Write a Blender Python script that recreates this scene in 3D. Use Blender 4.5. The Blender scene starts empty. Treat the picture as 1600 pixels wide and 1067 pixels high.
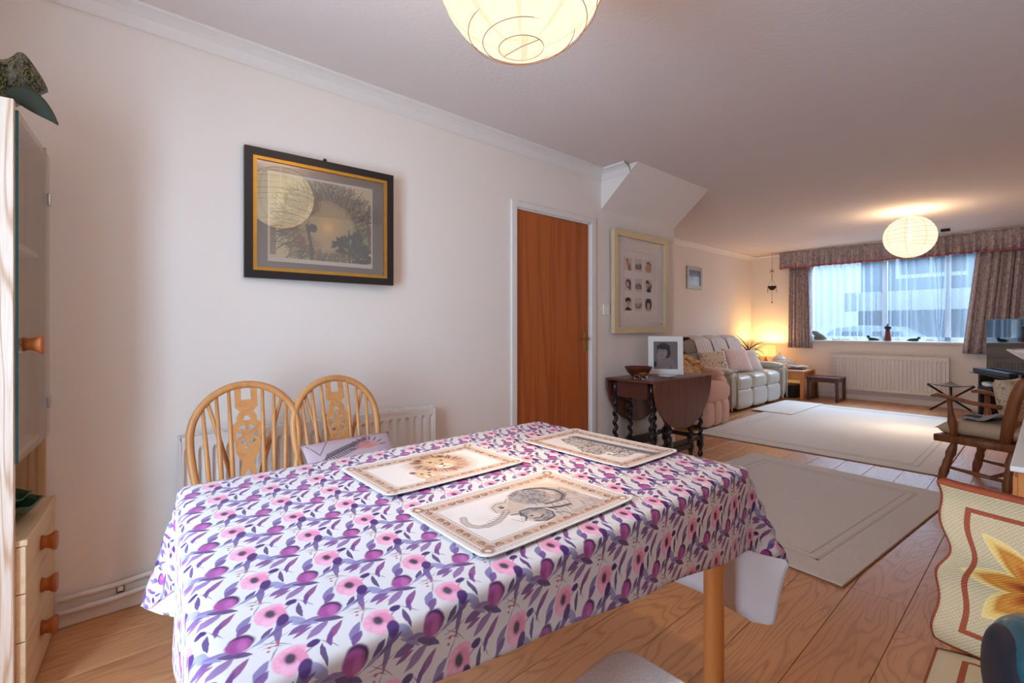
import bpy, bmesh, math, random
import numpy as np
from mathutils import Vector, Matrix
random.seed(7); np.random.seed(7)
S = bpy.context.scene
COL = S.collection
PI = math.pi

# ------------------------------------------------------------------ camera, world, exposure
YAW = math.atan2(841, 736)
cam = bpy.data.cameras.new('camera'); cam.sensor_width = 36; cam.lens = 736/1600*36
cam.shift_y = -21.5/1600; cam.clip_start = .02
camo = bpy.data.objects.new('camera', cam); COL.objects.link(camo)
camo.location = (0, 0, 1.13); camo.rotation_euler = (PI/2, 0, YAW); S.camera = camo

W = bpy.data.worlds.new('sky'); S.world = W; W.use_nodes = True
bg = W.node_tree.nodes['Background']; bg.inputs[0].default_value = (.55, .76, 1, 1); bg.inputs[1].default_value = 1.05
S.view_settings.view_transform = 'Standard'; S.view_settings.look = 'None'
S.view_settings.gamma = 1; S.view_settings.use_curve_mapping = False
S.view_settings.exposure = 0.46
S.cycles.max_bounces = 10; S.cycles.diffuse_bounces = 5; S.cycles.transparent_max_bounces = 24
S.cycles.caustics_reflective = False; S.cycles.caustics_refractive = False
S.cycles.sample_clamp_indirect = 6

def portal(loc, rot, sx, sy):
    l = bpy.data.lights.new('daylight_portal', 'AREA'); l.shape = 'RECTANGLE'; l.size = sx; l.size_y = sy
    l.cycles.is_portal = True
    o = bpy.data.objects.new('daylight_portal', l); COL.objects.link(o); o.location = loc; o.rotation_euler = rot
portal((-1.5, 9.16, 1.55), (-PI/2, 0, 0), 2.4, 1.3)

def daylight(loc, rot, sx, sy, power, col):
    l = bpy.data.lights.new('added_daylight', 'AREA'); l.shape = 'RECTANGLE'; l.size = sx; l.size_y = sy; l.energy = power; l.color = col
    o = bpy.data.objects.new('added_daylight', l); COL.objects.link(o); o.location = loc; o.rotation_euler = rot
daylight((-1.0, -1.0, 1.25), (PI/2, 0, 0), 1.1, 2.0, 102, (.56, .76, 1))
daylight((-1.5, 10.7, 3.7), (math.radians(-52), 0, 0), 3.4, 2.2, 1000, (.55, .76, 1))  # area lamp added out of view above the street window, boosting its sky light

# ------------------------------------------------------------------ colour helpers
def lin(c): return c/12.92 if c <= .04045 else ((c+.055)/1.055)**2.4
def C(r, g, b): return (lin(r/255), lin(g/255), lin(b/255), 1)
def N3(r, g, b): return np.array(C(r, g, b)[:3])

# ------------------------------------------------------------------ material helpers
class NT:
    def __init__(s, name):
        s.m = bpy.data.materials.new(name); s.m.use_nodes = True
        s.t = s.m.node_tree; s.n = s.t.nodes; s.b = s.n['Principled BSDF']; s.out = s.n['Material Output']
    def new(s, typ, **k):
        n = s.n.new(typ)
        for a, v in k.items(): setattr(n, a, v)
        return n
    def link(s, a, b): s.t.links.new(a, b)
    def put(s, sock, v):
        if hasattr(v, 'links') or hasattr(v, 'is_output'): s.link(v, sock)
        else: sock.default_value = v
    def math(s, op, a, b=0.0, c=None):
        n = s.new('ShaderNodeMath', operation=op); s.put(n.inputs[0], a); s.put(n.inputs[1], b)
        if c is not None: s.put(n.inputs[2], c)
        return n.outputs[0]
    def vmath(s, op, a, b=None, c=None):
        n = s.new('ShaderNodeVectorMath', operation=op); s.put(n.inputs[0], a)
        if b is not None: s.put(n.inputs[1], b)
        if c is not None: s.put(n.inputs[2], c)
        return n.outputs['Value'] if op in ('LENGTH', 'DOT_PRODUCT') else n.outputs[0]
    def coord(s, kind='Object'): return s.new('ShaderNodeTexCoord').outputs[kind]
    def mapping(s, v, sc=(1, 1, 1), rot=(0, 0, 0), loc=(0, 0, 0), typ='POINT'):
        n = s.new('ShaderNodeMapping', vector_type=typ); s.link(v, n.inputs[0])
        n.inputs['Location'].default_value = loc; n.inputs['Rotation'].default_value = rot; n.inputs['Scale'].default_value = sc
        return n.outputs[0]
    def noise(s, v, scale=5, detail=2, rough=.5, dist=0):
        n = s.new('ShaderNodeTexNoise'); s.link(v, n.inputs['Vector'])
        n.inputs['Scale'].default_value = scale; n.inputs['Detail'].default_value = detail
        n.inputs['Roughness'].default_value = rough; n.inputs['Distortion'].default_value = dist
        return n.outputs['Fac']
    def ramp(s, f, stops, interp='LINEAR'):
        n = s.new('ShaderNodeValToRGB'); s.link(f, n.inputs[0]); e = n.color_ramp; e.interpolation = interp
        e.elements[0].position = stops[0][0]; e.elements[0].color = stops[0][1]
        e.elements[1].position = stops[-1][0]; e.elements[1].color = stops[-1][1]
        for p, c in stops[1:-1]:
            x = e.elements.new(p); x.color = c
        return n.outputs[0]
    def mix(s, f, a, b, bl='MIX'):
        n = s.new('ShaderNodeMix', data_type='RGBA', blend_type=bl)
        s.put(n.inputs[0], f); s.put(n.inputs[6], a); s.put(n.inputs[7], b)
        return n.outputs[2]
    def bump(s, h, strength=.3, dist=.01):
        n = s.new('ShaderNodeBump'); s.link(h, n.inputs['Height']); n.inputs['Strength'].default_value = strength
        n.inputs['Distance'].default_value = dist; s.link(n.outputs[0], s.b.inputs['Normal'])
    def set(s, color=None, rough=.6, metal=0, spec=.5, **k):
        if color is not None: s.put(s.b.inputs['Base Color'], color)
        s.b.inputs['Roughness'].default_value = rough; s.b.inputs['Metallic'].default_value = metal
        s.b.inputs['Specular IOR Level'].default_value = spec
        for a, v in k.items(): s.put(s.b.inputs[a.replace('_', ' ')], v)
        return s.m

def plain(name, c, rough=.6, metal=0, spec=.5, nz=.06, nscale=30, bump=0, bscale=200, bdist=.002):
    t = NT(name); co = t.coord()
    a = tuple(x*(1-nz) for x in c[:3])+(1,); b = tuple(min(1, x*(1+nz)) for x in c[:3])+(1,)
    t.set(t.mix(t.noise(co, nscale, 3), a, b), rough, metal, spec)
    if bump: t.bump(t.noise(co, bscale, 2), bump, bdist)
    return t.m

def wood(name, light, dark, axis=1, scale=9, stretch=.07, rough=.4, rings=9, spec=.5, contrast=.5):
    t = NT(name); co = t.coord()
    rnd = t.new('ShaderNodeObjectInfo').outputs['Random']
    off = t.new('ShaderNodeCombineXYZ'); 
    for i in range(3): t.link(t.math('MULTIPLY', rnd, 13.7+7*i), off.inputs[i])
    v = t.vmath('ADD', co, off.outputs[0])
    sc = [scale]*3; sc[axis] = scale*stretch
    m = t.mapping(v, sc=tuple(sc))
    base = t.noise(m, 1, 2, .5, .3)
    ring = t.math('SINE', t.math('MULTIPLY', base, rings*6.28))
    line = t.math('POWER', t.math('MULTIPLY_ADD', ring, .5, .5), 4)
    sc2 = [scale*14]*3; sc2[axis] = scale*.6
    fine = t.noise(t.mapping(v, sc=tuple(sc2)), 1, 3)
    f = t.math('ADD', t.math('MULTIPLY', line, contrast), t.math('MULTIPLY', t.math('SUBTRACT', fine, .35), .7))
    t.set(t.mix(f, light, dark), rough, 0, spec)
    t.n['Mix'].clamp_factor = True
    t.bump(fine, .08, .002)
    return t.m

M = {}
def paint(name, c, bs=60, st=.25):
    t = NT(name); co = t.coord(); t.set(c, .75, 0, .25); h = t.noise(co, bs, 3); t.bump(h, st, .002); return t.m
M['wall'] = paint('wall_paint', C(238, 229, 222))
M['ceiling'] = paint('ceiling_paint', C(226, 215, 211), 45, .5)
M['trim'] = plain('white_gloss_trim', C(233, 228, 224), .35, nz=.02)
M['rad'] = plain('radiator_enamel', C(232, 226, 222), .4, nz=.02)
M['white'] = plain('white_plastic', C(240, 238, 235), .4, nz=.02)
M['ceramic'] = plain('white_ceramic', C(240, 235, 228), .2, nz=.03)
M['black'] = plain('black_satin', C(22, 21, 23), .4)
M['dark_metal'] = plain('dark_metal', C(52, 44, 38), .35, .8)
M['chrome'] = plain('chrome', C(215, 215, 215), .15, 1, nz=.01)
M['brass'] = plain('aged_brass', C(172, 130, 66), .3, .9)
M['gold'] = plain('gilt', C(214, 160, 70), .3, .75, nz=.15)
M['champagne'] = plain('champagne_gilt', C(224, 206, 168), .42, .25, nz=.08)
M['door'] = wood('teak_door', C(184, 98, 44), C(142, 66, 26), 2, 7, .05, .4, 5, contrast=.45)
M['chair'] = wood('beech_chair', C(206, 146, 90), C(176, 112, 62), 2, 12, .1, .38, 4, contrast=.35)
M['oldchair'] = wood('worn_elm', C(150, 92, 52), C(92, 52, 28), 2, 12, .12, .45, 5)
M['seatwood'] = wood('pale_seat', C(226, 180, 112), C(206, 152, 86), 0, 10, .1, .35, 4, contrast=.3)
M['mahog'] = wood('dark_mahogany', C(116, 66, 54), C(76, 38, 32), 1, 8, .1, .3, 4, contrast=.4)
M['mahog2'] = wood('red_mahogany', C(92, 48, 38), C(60, 30, 24), 0, 8, .1, .35, 4, contrast=.4)
M['twist'] = plain('black_oak', C(36, 20, 18), .3, nz=.2)
M['oak'] = wood('honey_oak', C(214, 140, 74), C(186, 112, 52), 2, 9, .1, .4, 4, contrast=.35)
M['pine'] = wood('limed_pine', C(240, 222, 206), C(196, 150, 112), 2, 16, .05, .5, 8, contrast=.7)
M['pinefront'] = wood('pine_front', C(226, 196, 158), C(200, 160, 116), 0, 9, .08, .5, 4, contrast=.35)
M['pineback'] = wood('pine_back', C(206, 170, 132), C(170, 122, 80), 2, 14, .05, .5, 7, contrast=.6)
M['knob'] = wood('copper_wood', C(178, 98, 44), C(140, 68, 28), 2, 14, .2, .35, 4)
M['bowlwood'] = wood('turned_bowl', C(104, 50, 30), C(54, 24, 16), 0, 12, .3, .3, 4)
M['sap'] = plain('pale_sapwood', C(176, 112, 66), .35, nz=.15)
def fabric(name, c, sc=500, nz=.12, b=.4, rough=.9):
    return plain(name, c, rough, 0, .2, nz, 40, b, sc, .002)
M['leather'] = plain('sofa_leather', C(194, 192, 185), .38, 0, .5, .06, 14, .15, 90, .002)
M['leather2'] = plain('sofa_leather_side', C(180, 170, 150), .45, 0, .5, .06, 14, .15, 90, .002)
M['pinkfab'] = fabric('pink_plush', C(224, 186, 172))
M['creamfab'] = fabric('cream_cotton', C(226, 214, 204))
M['tan'] = fabric('tan_calico', C(214, 188, 156))
M['loop'] = plain('grey_boucle', C(230, 230, 236), .95, 0, .1, .25, 260, 1, 260, .004)
M['greenleaf'] = plain('leaf_green', C(64, 92, 46), .45, nz=.25)
M['greendish'] = plain('green_glaze', C(44, 74, 50), .15, nz=.3, nscale=20)
M['teal'] = plain('teal_gloss', C(22, 76, 88), .16, 0, .6, .05)
M['tealdark'] = plain('navy_rubber', C(24, 26, 36), .5)
M['pebble'] = plain('grey_stone', C(126, 128, 126), .7, nz=.2)
M['red'] = plain('rust_wood', C(110, 48, 40), .5, nz=.2)
M['tealfig'] = plain('dark_teal_figure', C(20, 50, 56), .4, nz=.3)

def glass_mat(name, tint=(1, 1, 1, 1), refl=.08, rough=.0):
    t = NT(name); t.n.remove(t.b)
    tr = t.new('ShaderNodeBsdfTransparent'); tr.inputs[0].default_value = tint
    gl = t.new('ShaderNodeBsdfGlossy'); gl.inputs['Roughness'].default_value = rough
    lw = t.new('ShaderNodeLayerWeight'); lw.inputs[0].default_value = .5
    f = t.math('MULTIPLY_ADD', t.math('POWER', lw.outputs['Facing'], 5), 1-refl, refl)
    mx = t.new('ShaderNodeMixShader'); t.link(f, mx.inputs[0]); t.link(tr.outputs[0], mx.inputs[1]); t.link(gl.outputs[0], mx.inputs[2])
    t.link(mx.outputs[0], t.out.inputs[0]); return t.m
M['glass'] = glass_mat('clear_glass', (.97, .985, .98, 1), .03)
M['thinglass'] = glass_mat('thin_glass', (1, 1, 1, 1), .012)
M['picglass'] = glass_mat('picture_glass', (1, 1, 1, 1), .34)
M['cabglass'] = glass_mat('cabinet_glass', (.95, .965, .96, 1), .03)
M['glassedge'] = plain('green_glass_edge', C(12, 56, 52), .1, 0, .8)
M['stemglass'] = glass_mat('wine_glass', (.95, .96, .97, 1), .16)

# ------------------------------------------------------------------ mesh builder
class MB:
    def __init__(s): s.v = []; s.f = []
    def add(s, vs, fs):
        o = len(s.v); s.v += [tuple(p) for p in vs]; s.f += [tuple(i+o for i in f) for f in fs]; return s
    def box(s, x0, x1, y0, y1, z0, z1, mtx=None):
        vs = [(x, y, z) for z in (z0, z1) for y in (y0, y1) for x in (x0, x1)]
        if mtx: vs = [mtx @ Vector(p) for p in vs]
        return s.add(vs, [(0, 2, 3, 1), (4, 5, 7, 6), (0, 1, 5, 4), (2, 6, 7, 3), (0, 4, 6, 2), (1, 3, 7, 5)])
    def lathe(s, prof, n=24, c=(0, 0, 0), mtx=None, cap=True):
        vs = []; fs = []
        for r, z in prof:
            for i in range(n):
                a = 2*PI*i/n; vs.append(Vector((r*math.cos(a), r*math.sin(a), z)))
        for k in range(len(prof)-1):
            for i in range(n):
                j = (i+1) % n; fs.append((k*n+i, k*n+j, (k+1)*n+j, (k+1)*n+i))
        if cap:
            if prof[0][0] > 1e-5: fs.append(tuple(range(n-1, -1, -1)))
            if prof[-1][0] > 1e-5: fs.append(tuple((len(prof)-1)*n+i for i in range(n)))
        if mtx: vs = [mtx @ p for p in vs]
        return s.add([p+Vector(c) for p in vs], fs)
    def tube(s, pts, r, n=8, closed=False):
        pts = [Vector(p) for p in pts]; m = len(pts)
        rr = r if isinstance(r, list) else [r]*m
        vs = []; fs = []; up = None
        for k, p in enumerate(pts):
            if closed: d = pts[(k+1) % m]-pts[k-1]
            else: d = pts[min(k+1, m-1)]-pts[max(k-1, 0)]
            d.normalize()
            if up is None: up = Vector((0, 0, 1)) if abs(d.z) < .9 else Vector((1, 0, 0))
            u = (up-d*up.dot(d)).normalized(); w = d.cross(u); up = u
            q = rr[k]; q = q if isinstance(q, tuple) else (q, q)
            for i in range(n):
                a = 2*PI*i/n; vs.append(p+u*math.cos(a)*q[0]+w*math.sin(a)*q[1])
        for k in range(m if closed else m-1):
            k2 = (k+1) % m
            for i in range(n):
                j = (i+1) % n; fs.append((k*n+i, k*n+j, k2*n+j, k2*n+i))
        if not closed: fs += [tuple(range(n-1, -1, -1)), tuple((m-1)*n+i for i in range(n))]
        return s.add(vs, fs)
    def grid(s, P):            # P[i][j] points
        n = len(P[0]); vs = [p for row in P for p in row]
        return s.add(vs, [(i*n+j, i*n+j+1, (i+1)*n+j+1, (i+1)*n+j) for i in range(len(P)-1) for j in range(n-1)])
    def puff(s, c, sz, e=.4, nu=28, nv=16, mtx=None, e2=None):
        f = lambda x, p: math.copysign(abs(x)**p, x)
        e2 = e2 or e; P = []
        for j in range(nv+1):
            b = -PI/2+PI*j/nv; row = []
            for i in range(nu+1):
                a = 2*PI*i/nu
                p = Vector((f(math.cos(b), e2)*f(math.cos(a), e)*sz[0]/2, f(math.cos(b), e2)*f(math.sin(a), e)*sz[1]/2, f(math.sin(b), e2)*sz[2]/2))
                if mtx: p = mtx @ p
                row.append(p+Vector(c))
            P.append(row)
        return s.grid(P)
    def pillow(s, w, h, t, mtx, n=16, wob=0, seed=0):
        rnd = random.Random(seed); ph = [rnd.uniform(0, 6) for _ in range(4)]
        for sg in (1, -1):
            P = []
            for i in range(n+1):
                u = -1+2*i/n; row = []
                for j in range(n+1):
                    v = -1+2*j/n
                    k = max(0, (1-u**4))**.5*max(0, (1-v**4))**.5
                    x = u*w/2*(1-.07*(1-v*v)*abs(u)**3); y = v*h/2*(1-.07*(1-u*u)*abs(v)**3)
                    z = sg*t/2*k+wob*math.sin(3*u+ph[0]+2*v)*math.sin(4*v+ph[1])*k
                    row.append(mtx @ Vector((x, y, z)))
                P.append(row if sg > 0 else row[::-1])
            s.grid(P)
        return s
    def build(s, name, mat, parent=None, smooth=False, bevel=0, seg=2, loc=None, rot=None, merge=False, sub=0, solid=0):
        me = bpy.data.meshes.new(name); me.from_pydata([tuple(p) for p in s.v], [], s.f); me.update()
        if merge:
            bm = bmesh.new(); bm.from_mesh(me); bmesh.ops.remove_doubles(bm, verts=bm.verts, dist=1e-5)
            bmesh.ops.recalc_face_normals(bm, faces=bm.faces); bm.to_mesh(me); bm.free()
        return mk(name, me, mat, parent, smooth, bevel, seg, loc, rot, sub, solid)

def mk(name, me, mat, parent=None, smooth=False, bevel=0, seg=2, loc=None, rot=None, sub=0, solid=0):
    for m in (mat if isinstance(mat, (list, tuple)) else [mat]): me.materials.append(m)
    if smooth: me.shade_smooth()
    o = bpy.data.objects.new(name, me); COL.objects.link(o)
    if parent: o.parent = parent
    if loc: o.location = loc
    if rot: o.rotation_euler = rot
    if solid:
        b = o.modifiers.new('thickness', 'SOLIDIFY'); b.thickness = solid; b.offset = 0
    if bevel:
        b = o.modifiers.new('bevel', 'BEVEL'); b.width = bevel; b.segments = seg; b.limit_method = 'ANGLE'
    if sub:
        b = o.modifiers.new('sub', 'SUBSURF'); b.levels = sub; b.render_levels = sub
    return o

def tag(o, label, cat, group=None, kind=None):
    o['label'] = label; o['category'] = cat
    if group: o['group'] = group
    if kind: o['kind'] = kind
    return o
def thing(name, label, cat, loc=(0, 0, 0), rotz=0, group=None):
    o = bpy.data.objects.new(name, None); COL.objects.link(o); o.location = loc; o.rotation_euler = (0, 0, rotz)
    o.empty_display_size = .1
    return tag(o, label, cat, group)
def struct(name, mb, mat, parent=None, label=None, **k):
    o = mb.build(name, mat, parent, **k)
    if not parent: o['kind'] = 'structure'
    if label: o['label'] = label
    return o
def box(x0, x1, y0, y1, z0, z1): return MB().box(x0, x1, y0, y1, z0, z1)
def dup(root, loc, rotz, label, group=None):
    r = root.copy(); COL.objects.link(r); r.location = loc; r.rotation_euler = (0, 0, rotz); r['label'] = label
    if group: r['group'] = group
    for ch in list(root.children):
        c = ch.copy(); COL.objects.link(c); c.parent = r
        for g in ch.children:
            d = g.copy(); COL.objects.link(d); d.parent = c
    return r
def cut(outlines, depth, bev=0):          # flat outline with holes -> mesh, centred on its plane (local XY)
    cu = bpy.data.curves.new('outline', 'CURVE'); cu.dimensions = '2D'; cu.fill_mode = 'BOTH'; cu.extrude = depth/2
    if bev: cu.bevel_depth = bev; cu.bevel_resolution = 1
    for pts in outlines:
        sp = cu.splines.new('POLY'); sp.points.add(len(pts)-1)
        for i, p in enumerate(pts): sp.points[i].co = (p[0], p[1], 0, 1)
        sp.use_cyclic_u = True
    o = bpy.data.objects.new('outline', cu); COL.objects.link(o)
    me = bpy.data.meshes.new_from_object(o); bpy.data.objects.remove(o); return me
def rrect(w, h, r, n=5, cx=0, cy=0):
    P = []
    for sx, sy, a0 in ((1, 1, 0), (-1, 1, 90), (-1, -1, 180), (1, -1, 270)):
        for k in range(n+1):
            a = math.radians(a0+90*k/n); P.append((cx+sx*(w/2-r)+r*math.cos(a), cy+sy*(h/2-r)+r*math.sin(a)))
    return P
def ell(cx, cy, rx, ry, n=20): return [(cx+rx*math.cos(2*PI*i/n), cy+ry*math.sin(2*PI*i/n)) for i in range(n)]
def MX(loc=(0, 0, 0), rot=(0, 0, 0)):
    from mathutils import Euler
    return Matrix.Translation(loc) @ Euler(rot).to_matrix().to_4x4()

# ------------------------------------------------------------------ painted prints (colour attribute on a fine grid)
class Canvas:
    def __init__(s, w, h, n, bg):
        s.w, s.h = w, h; s.nx = n; s.ny = max(2, int(n*h/w))
        s.X, s.Y = np.meshgrid((np.arange(s.nx)+.5)/s.nx, (np.arange(s.ny)+.5)/s.ny)
        s.I = np.ones((s.ny, s.nx, 3))*N3(*bg); s.asp = h/w
    def blend(s, m, c): m = np.clip(m, 0, 1)[..., None]; s.I = s.I*(1-m)+N3(*c)*m
    def noise(s, fx, fy, seed=0):
        r = np.random.RandomState(seed); out = np.zeros_like(s.X)
        for k in range(3):
            gx, gy = int(fx*2**k)+2, int(fy*2**k)+2; g = r.rand(gy, gx)
            x = s.X*(gx-1.001); y = s.Y*(gy-1.001); i = x.astype(int); j = y.astype(int); u = x-i; v = y-j
            u = u*u*(3-2*u); v = v*v*(3-2*v)
            out += .5**(k+1)*((g[j, i]*(1-u)+g[j, i+1]*u)*(1-v)+(g[j+1, i]*(1-u)+g[j+1, i+1]*u)*v)
        return out/.875
    def ellipse(s, cx, cy, rx, ry, c, a=1, rot=0, soft=.15, tex=None):
        x = s.X-cx; y = (s.Y-cy)*s.asp; t = math.radians(rot)
        u = (x*math.cos(t)+y*math.sin(t))/rx; v = (-x*math.sin(t)+y*math.cos(t))/(ry*s.asp)
        m = (1+soft/2-np.hypot(u, v))/soft
        m = np.clip(m, 0, 1)*a
        if tex is not None: m = m*tex
        s.blend(m, c)
    def poly(s, P, c, a=1, tex=None):
        ins = np.zeros(s.X.shape, bool); n = len(P)
        for i in range(n):
            x0, y0 = P[i]; x1, y1 = P[(i+1) % n]
            if y0 == y1: continue
            cnd = ((s.Y < y0) != (s.Y < y1)) & (s.X < (x1-x0)*(s.Y-y0)/(y1-y0)+x0); ins ^= cnd
        m = ins.astype(float)*a
        s.blend(m if tex is None else m*tex, c)
    def line(s, P, wd, c, a=1):
        d = np.full(s.X.shape, 9.)
        for (x0, y0), (x1, y1) in zip(P[:-1], P[1:]):
            ax, ay = x1-x0, (y1-y0)*s.asp; px = s.X-x0; py = (s.Y-y0)*s.asp
            t = np.clip((px*ax+py*ay)/(ax*ax+ay*ay+1e-9), 0, 1); d = np.minimum(d, np.hypot(px-t*ax, py-t*ay))
        s.blend(np.clip(1.5-d/wd, 0, 1)*a, c)
    def rect(s, x0, x1, y0, y1, c, a=1): s.blend(((s.X > x0) & (s.X < x1) & (s.Y > y0) & (s.Y < y1))*a*1., c)
    def mesh(s, rad=0, curl=0):       # local x to the right, y up, centred
        nx, ny = s.nx, s.ny; xs = (np.arange(nx+1)/nx-.5)*s.w; ys = (np.arange(ny+1)/ny-.5)*s.h
        gx, gy = np.meshgrid(xs, ys)
        if rad:                         # pull the corner vertices in to a round corner
            ax = np.maximum(np.abs(gx)-(s.w/2-rad), 0); ay = np.maximum(np.abs(gy)-(s.h/2-rad), 0)
            l = np.maximum(ax, ay)/np.maximum(np.hypot(ax, ay), 1e-9); l = np.where((ax > 0) & (ay > 0), l, 1)
            gx = np.where(ax > 0, np.sign(gx)*(s.w/2-rad+ax*l), gx); gy = np.where(ay > 0, np.sign(gy)*(s.h/2-rad+ay*l), gy)
        gz = curl*(np.abs(gx/(s.w/2))**6+np.abs(gy/(s.h/2))**6)
        V = np.stack([gx, gy, gz], -1).reshape(-1, 3); i, j = np.meshgrid(np.arange(nx), np.arange(ny)); a = (j*(nx+1)+i).ravel()
        F = np.stack([a, a+1, a+nx+2, a+nx+1], -1)
        me = bpy.data.meshes.new('print'); me.from_pydata(V.tolist(), [], F.tolist()); me.update()
        at = me.color_attributes.new('print', 'FLOAT_COLOR', 'CORNER')
        cols = np.ones((nx*ny, 4, 4)); cols[:, :, :3] = np.clip(s.I, 0, 1).reshape(-1, 1, 3)
        at.data.foreach_set('color', cols.astype(np.float32).ravel()); return me
def print_mat(name, rough=.6, spec=.3):
    t = NT(name); a = t.new('ShaderNodeAttribute', attribute_name='print'); t.set(a.outputs['Color'], rough, 0, spec); return t.m
M['print'] = print_mat('printed_paper', .7); M['printmat'] = print_mat('printed_cloth_mat', .55, .35)

# ================================================================== SETTING
XL, XF, YF, XR, YB, ZC = -2.46, -3.61, 8.98, .85, -.62, 2.42
YS, YE = 3.14, 4.29           # stair bulkhead start / end of the near left wall
# floor with individual boards
def floor_mat():
    t = NT('oak_floor'); co = t.coord()
    rnd = t.new('ShaderNodeObjectInfo').outputs['Random']
    off = t.new('ShaderNodeCombineXYZ')
    for i in range(3): t.link(t.math('MULTIPLY', rnd, 31.7+9*i), off.inputs[i])
    v = t.vmath('ADD', co, off.outputs[0])
    base = t.noise(t.mapping(v, sc=(7, 1.1, 7)), 1, 1.5, .45, .35)
    ring = t.math('SINE', t.math('MULTIPLY', base, 95))
    line = t.math('POWER', t.math('MULTIPLY_ADD', ring, .5, .5), 5)
    pores = t.noise(t.mapping(v, sc=(160, 7, 160)), 1, 2)
    tone = t.mix(rnd, C(216, 160, 112), C(198, 138, 92))
    tone = t.mix(t.noise(v, 2.2, 2), tone, C(208, 148, 102))
    c1 = t.mix(t.math('MULTIPLY', line, .34), tone, C(132, 82, 50))
    c2 = t.mix(t.math('MULTIPLY', t.math('GREATER_THAN', pores, .62), .18), c1, C(110, 66, 40))
    kn = t.new('ShaderNodeTexVoronoi'); t.link(t.mapping(v, sc=(2.6, 1.3, 1)), kn.inputs['Vector']); kn.inputs['Scale'].default_value = 1
    k = t.math('LESS_THAN', t.math('ADD', kn.outputs['Distance'], t.math('MULTIPLY', t.noise(v, 25, 2), .06)), .075)
    c3 = t.mix(t.math('MULTIPLY', k, .75), c2, C(72, 40, 24))
    t.set(c3, .36, 0, .5); t.bump(t.math('ADD', t.math('MULTIPLY', line, -.6), pores), .12, .003); return t.m
M['floor'] = floor_mat()
fl = struct('floor', box(XF-.1, XR, YB, YF, -.06, -.012), plain('subfloor', C(70, 46, 30), .8))
pw = .19; x = XF
rp = random.Random(3)
while x < XR:
    y = YB-rp.uniform(0, 1.5); x1 = min(x+pw, XR)
    while y < YF:
        L = rp.choice([1.4, 1.7, 1.9, 2.1]); y0, y1 = max(y, YB), min(y+L, YF)
        if y1-y0 > .05 and not (x1 < XL-.05 and y1 < YE):
            cx, cy = (x+x1)/2, (y0+y1)/2
            box(x-cx+.0008, x1-cx-.0008, y0-cy+.0008, y1-cy-.0008, -.012, 0).build('plank', M['floor'], fl, bevel=.0012, seg=1, loc=(cx, cy, 0))
        y += L
    x += pw

# walls
T = .12; D0, D1, DZ = 2.19, 3.0, 1.975
struct('wall_left', MB().box(XL-T, XL, YB-.1, D0, 0, ZC).box(XL-T, XL, D1, YE, 0, ZC).box(XL-T, XL, D0, D1, DZ, ZC), M['wall'])
struct('wall_recess', box(XF-T, XL-T, YE-T, YE, 0, ZC), M['wall'])
struct('wall_far_left', box(XF-T, XF, YE, YF, 0, ZC), M['wall'])
WX0, WX1, WZ0, WZ1 = -2.72, -.22, .93, 2.24
struct('wall_window', MB().box(XF-T, WX0, YF, YF+.28, 0, ZC).box(WX1, XR+T, YF, YF+.28, 0, ZC).box(WX0, WX1, YF, YF+.28, 0, WZ0-.03).box(WX0, WX1, YF, YF+.28, WZ1, ZC), M['wall'])
struct('wall_right', box(XR, XR+T, YB-.1, YF, 0, ZC), M['wall'])
PX0, PX1, PZ1 = -1.47, -.53, 2.08
struct('wall_back', MB().box(XL, PX0, YB-T, YB, 0, ZC).box(PX1, XR, YB-T, YB, 0, ZC).box(PX0, PX1, YB-T, YB, PZ1, ZC), M['wall'])
struct('ceiling', box(XF-T, XR+T, YB-.1, YF+.1, ZC, ZC+.1), M['ceiling'])
# sloping stair bulkhead
bh = MB(); xa, za = -2.106, 2.118
bh.add([(XL, YS, za), (xa, YS, ZC), (XL, YS, ZC), (XL, YE, za), (xa, YE, ZC), (XL, YE, ZC)], [(0, 1, 2), (3, 5, 4), (0, 3, 4, 1), (0, 2, 5, 3), (1, 4, 5, 2)])
struct('wall_bulkhead', bh, M['wall'])
# coving on the near left wall and its return
def cove(mb, p0, p1, nrm, w=.09, h=.07):
    n = Vector((nrm[0], nrm[1], 0)); prof = [(0, 0), (0, .004-h), (.008, -h), (.016, -h+.012), (.035, -h+.038), (.06, -.018), (w-.008, -.012), (w, -.012), (w, 0)]
    P = [[Vector((q[0], q[1], ZC))+n*a+Vector((0, 0, b)) for a, b in prof] for q in (p0, p1)]
    return mb.grid(P)
struct('trim_1', cove(MB(), (XL, YB), (XL, YS), (1, 0)), M['trim'], solid=.003)
struct('trim_2', cove(MB(), (XL, YS), (-2.17, YS), (0, -1)), M['trim'], solid=.003)
struct('trim_3', cove(MB(), (XF, YE), (XF, YF), (1, 0)), M['trim'], solid=.003)
struct('trim_4', cove(MB(), (XF, YF), (XR, YF), (0, -1), .05, .04), M['trim'], solid=.003)
# skirting
struct('baseboard_left', MB().box(XL, XL+.016, YB, D0-.055, 0, .1).box(XL, XL+.016, D1+.055, YE, 0, .1), M['trim'], bevel=.006)
struct('baseboard_recess', box(XF, XL, YE, YE+.016, 0, .1), M['trim'], bevel=.006)
struct('baseboard_far_left', box(XF, XF+.016, YE, YF, 0, .1), M['trim'], bevel=.006)
struct('baseboard_window', MB().box(XF, XR, YF-.016, YF, 0, .095).box(XF, XR, YF-.024, YF, 0, .05), M['trim'], bevel=.005)
struct('baseboard_right', box(XR-.016, XR, YB, YF, 0, .1), M['trim'], bevel=.006)

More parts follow.
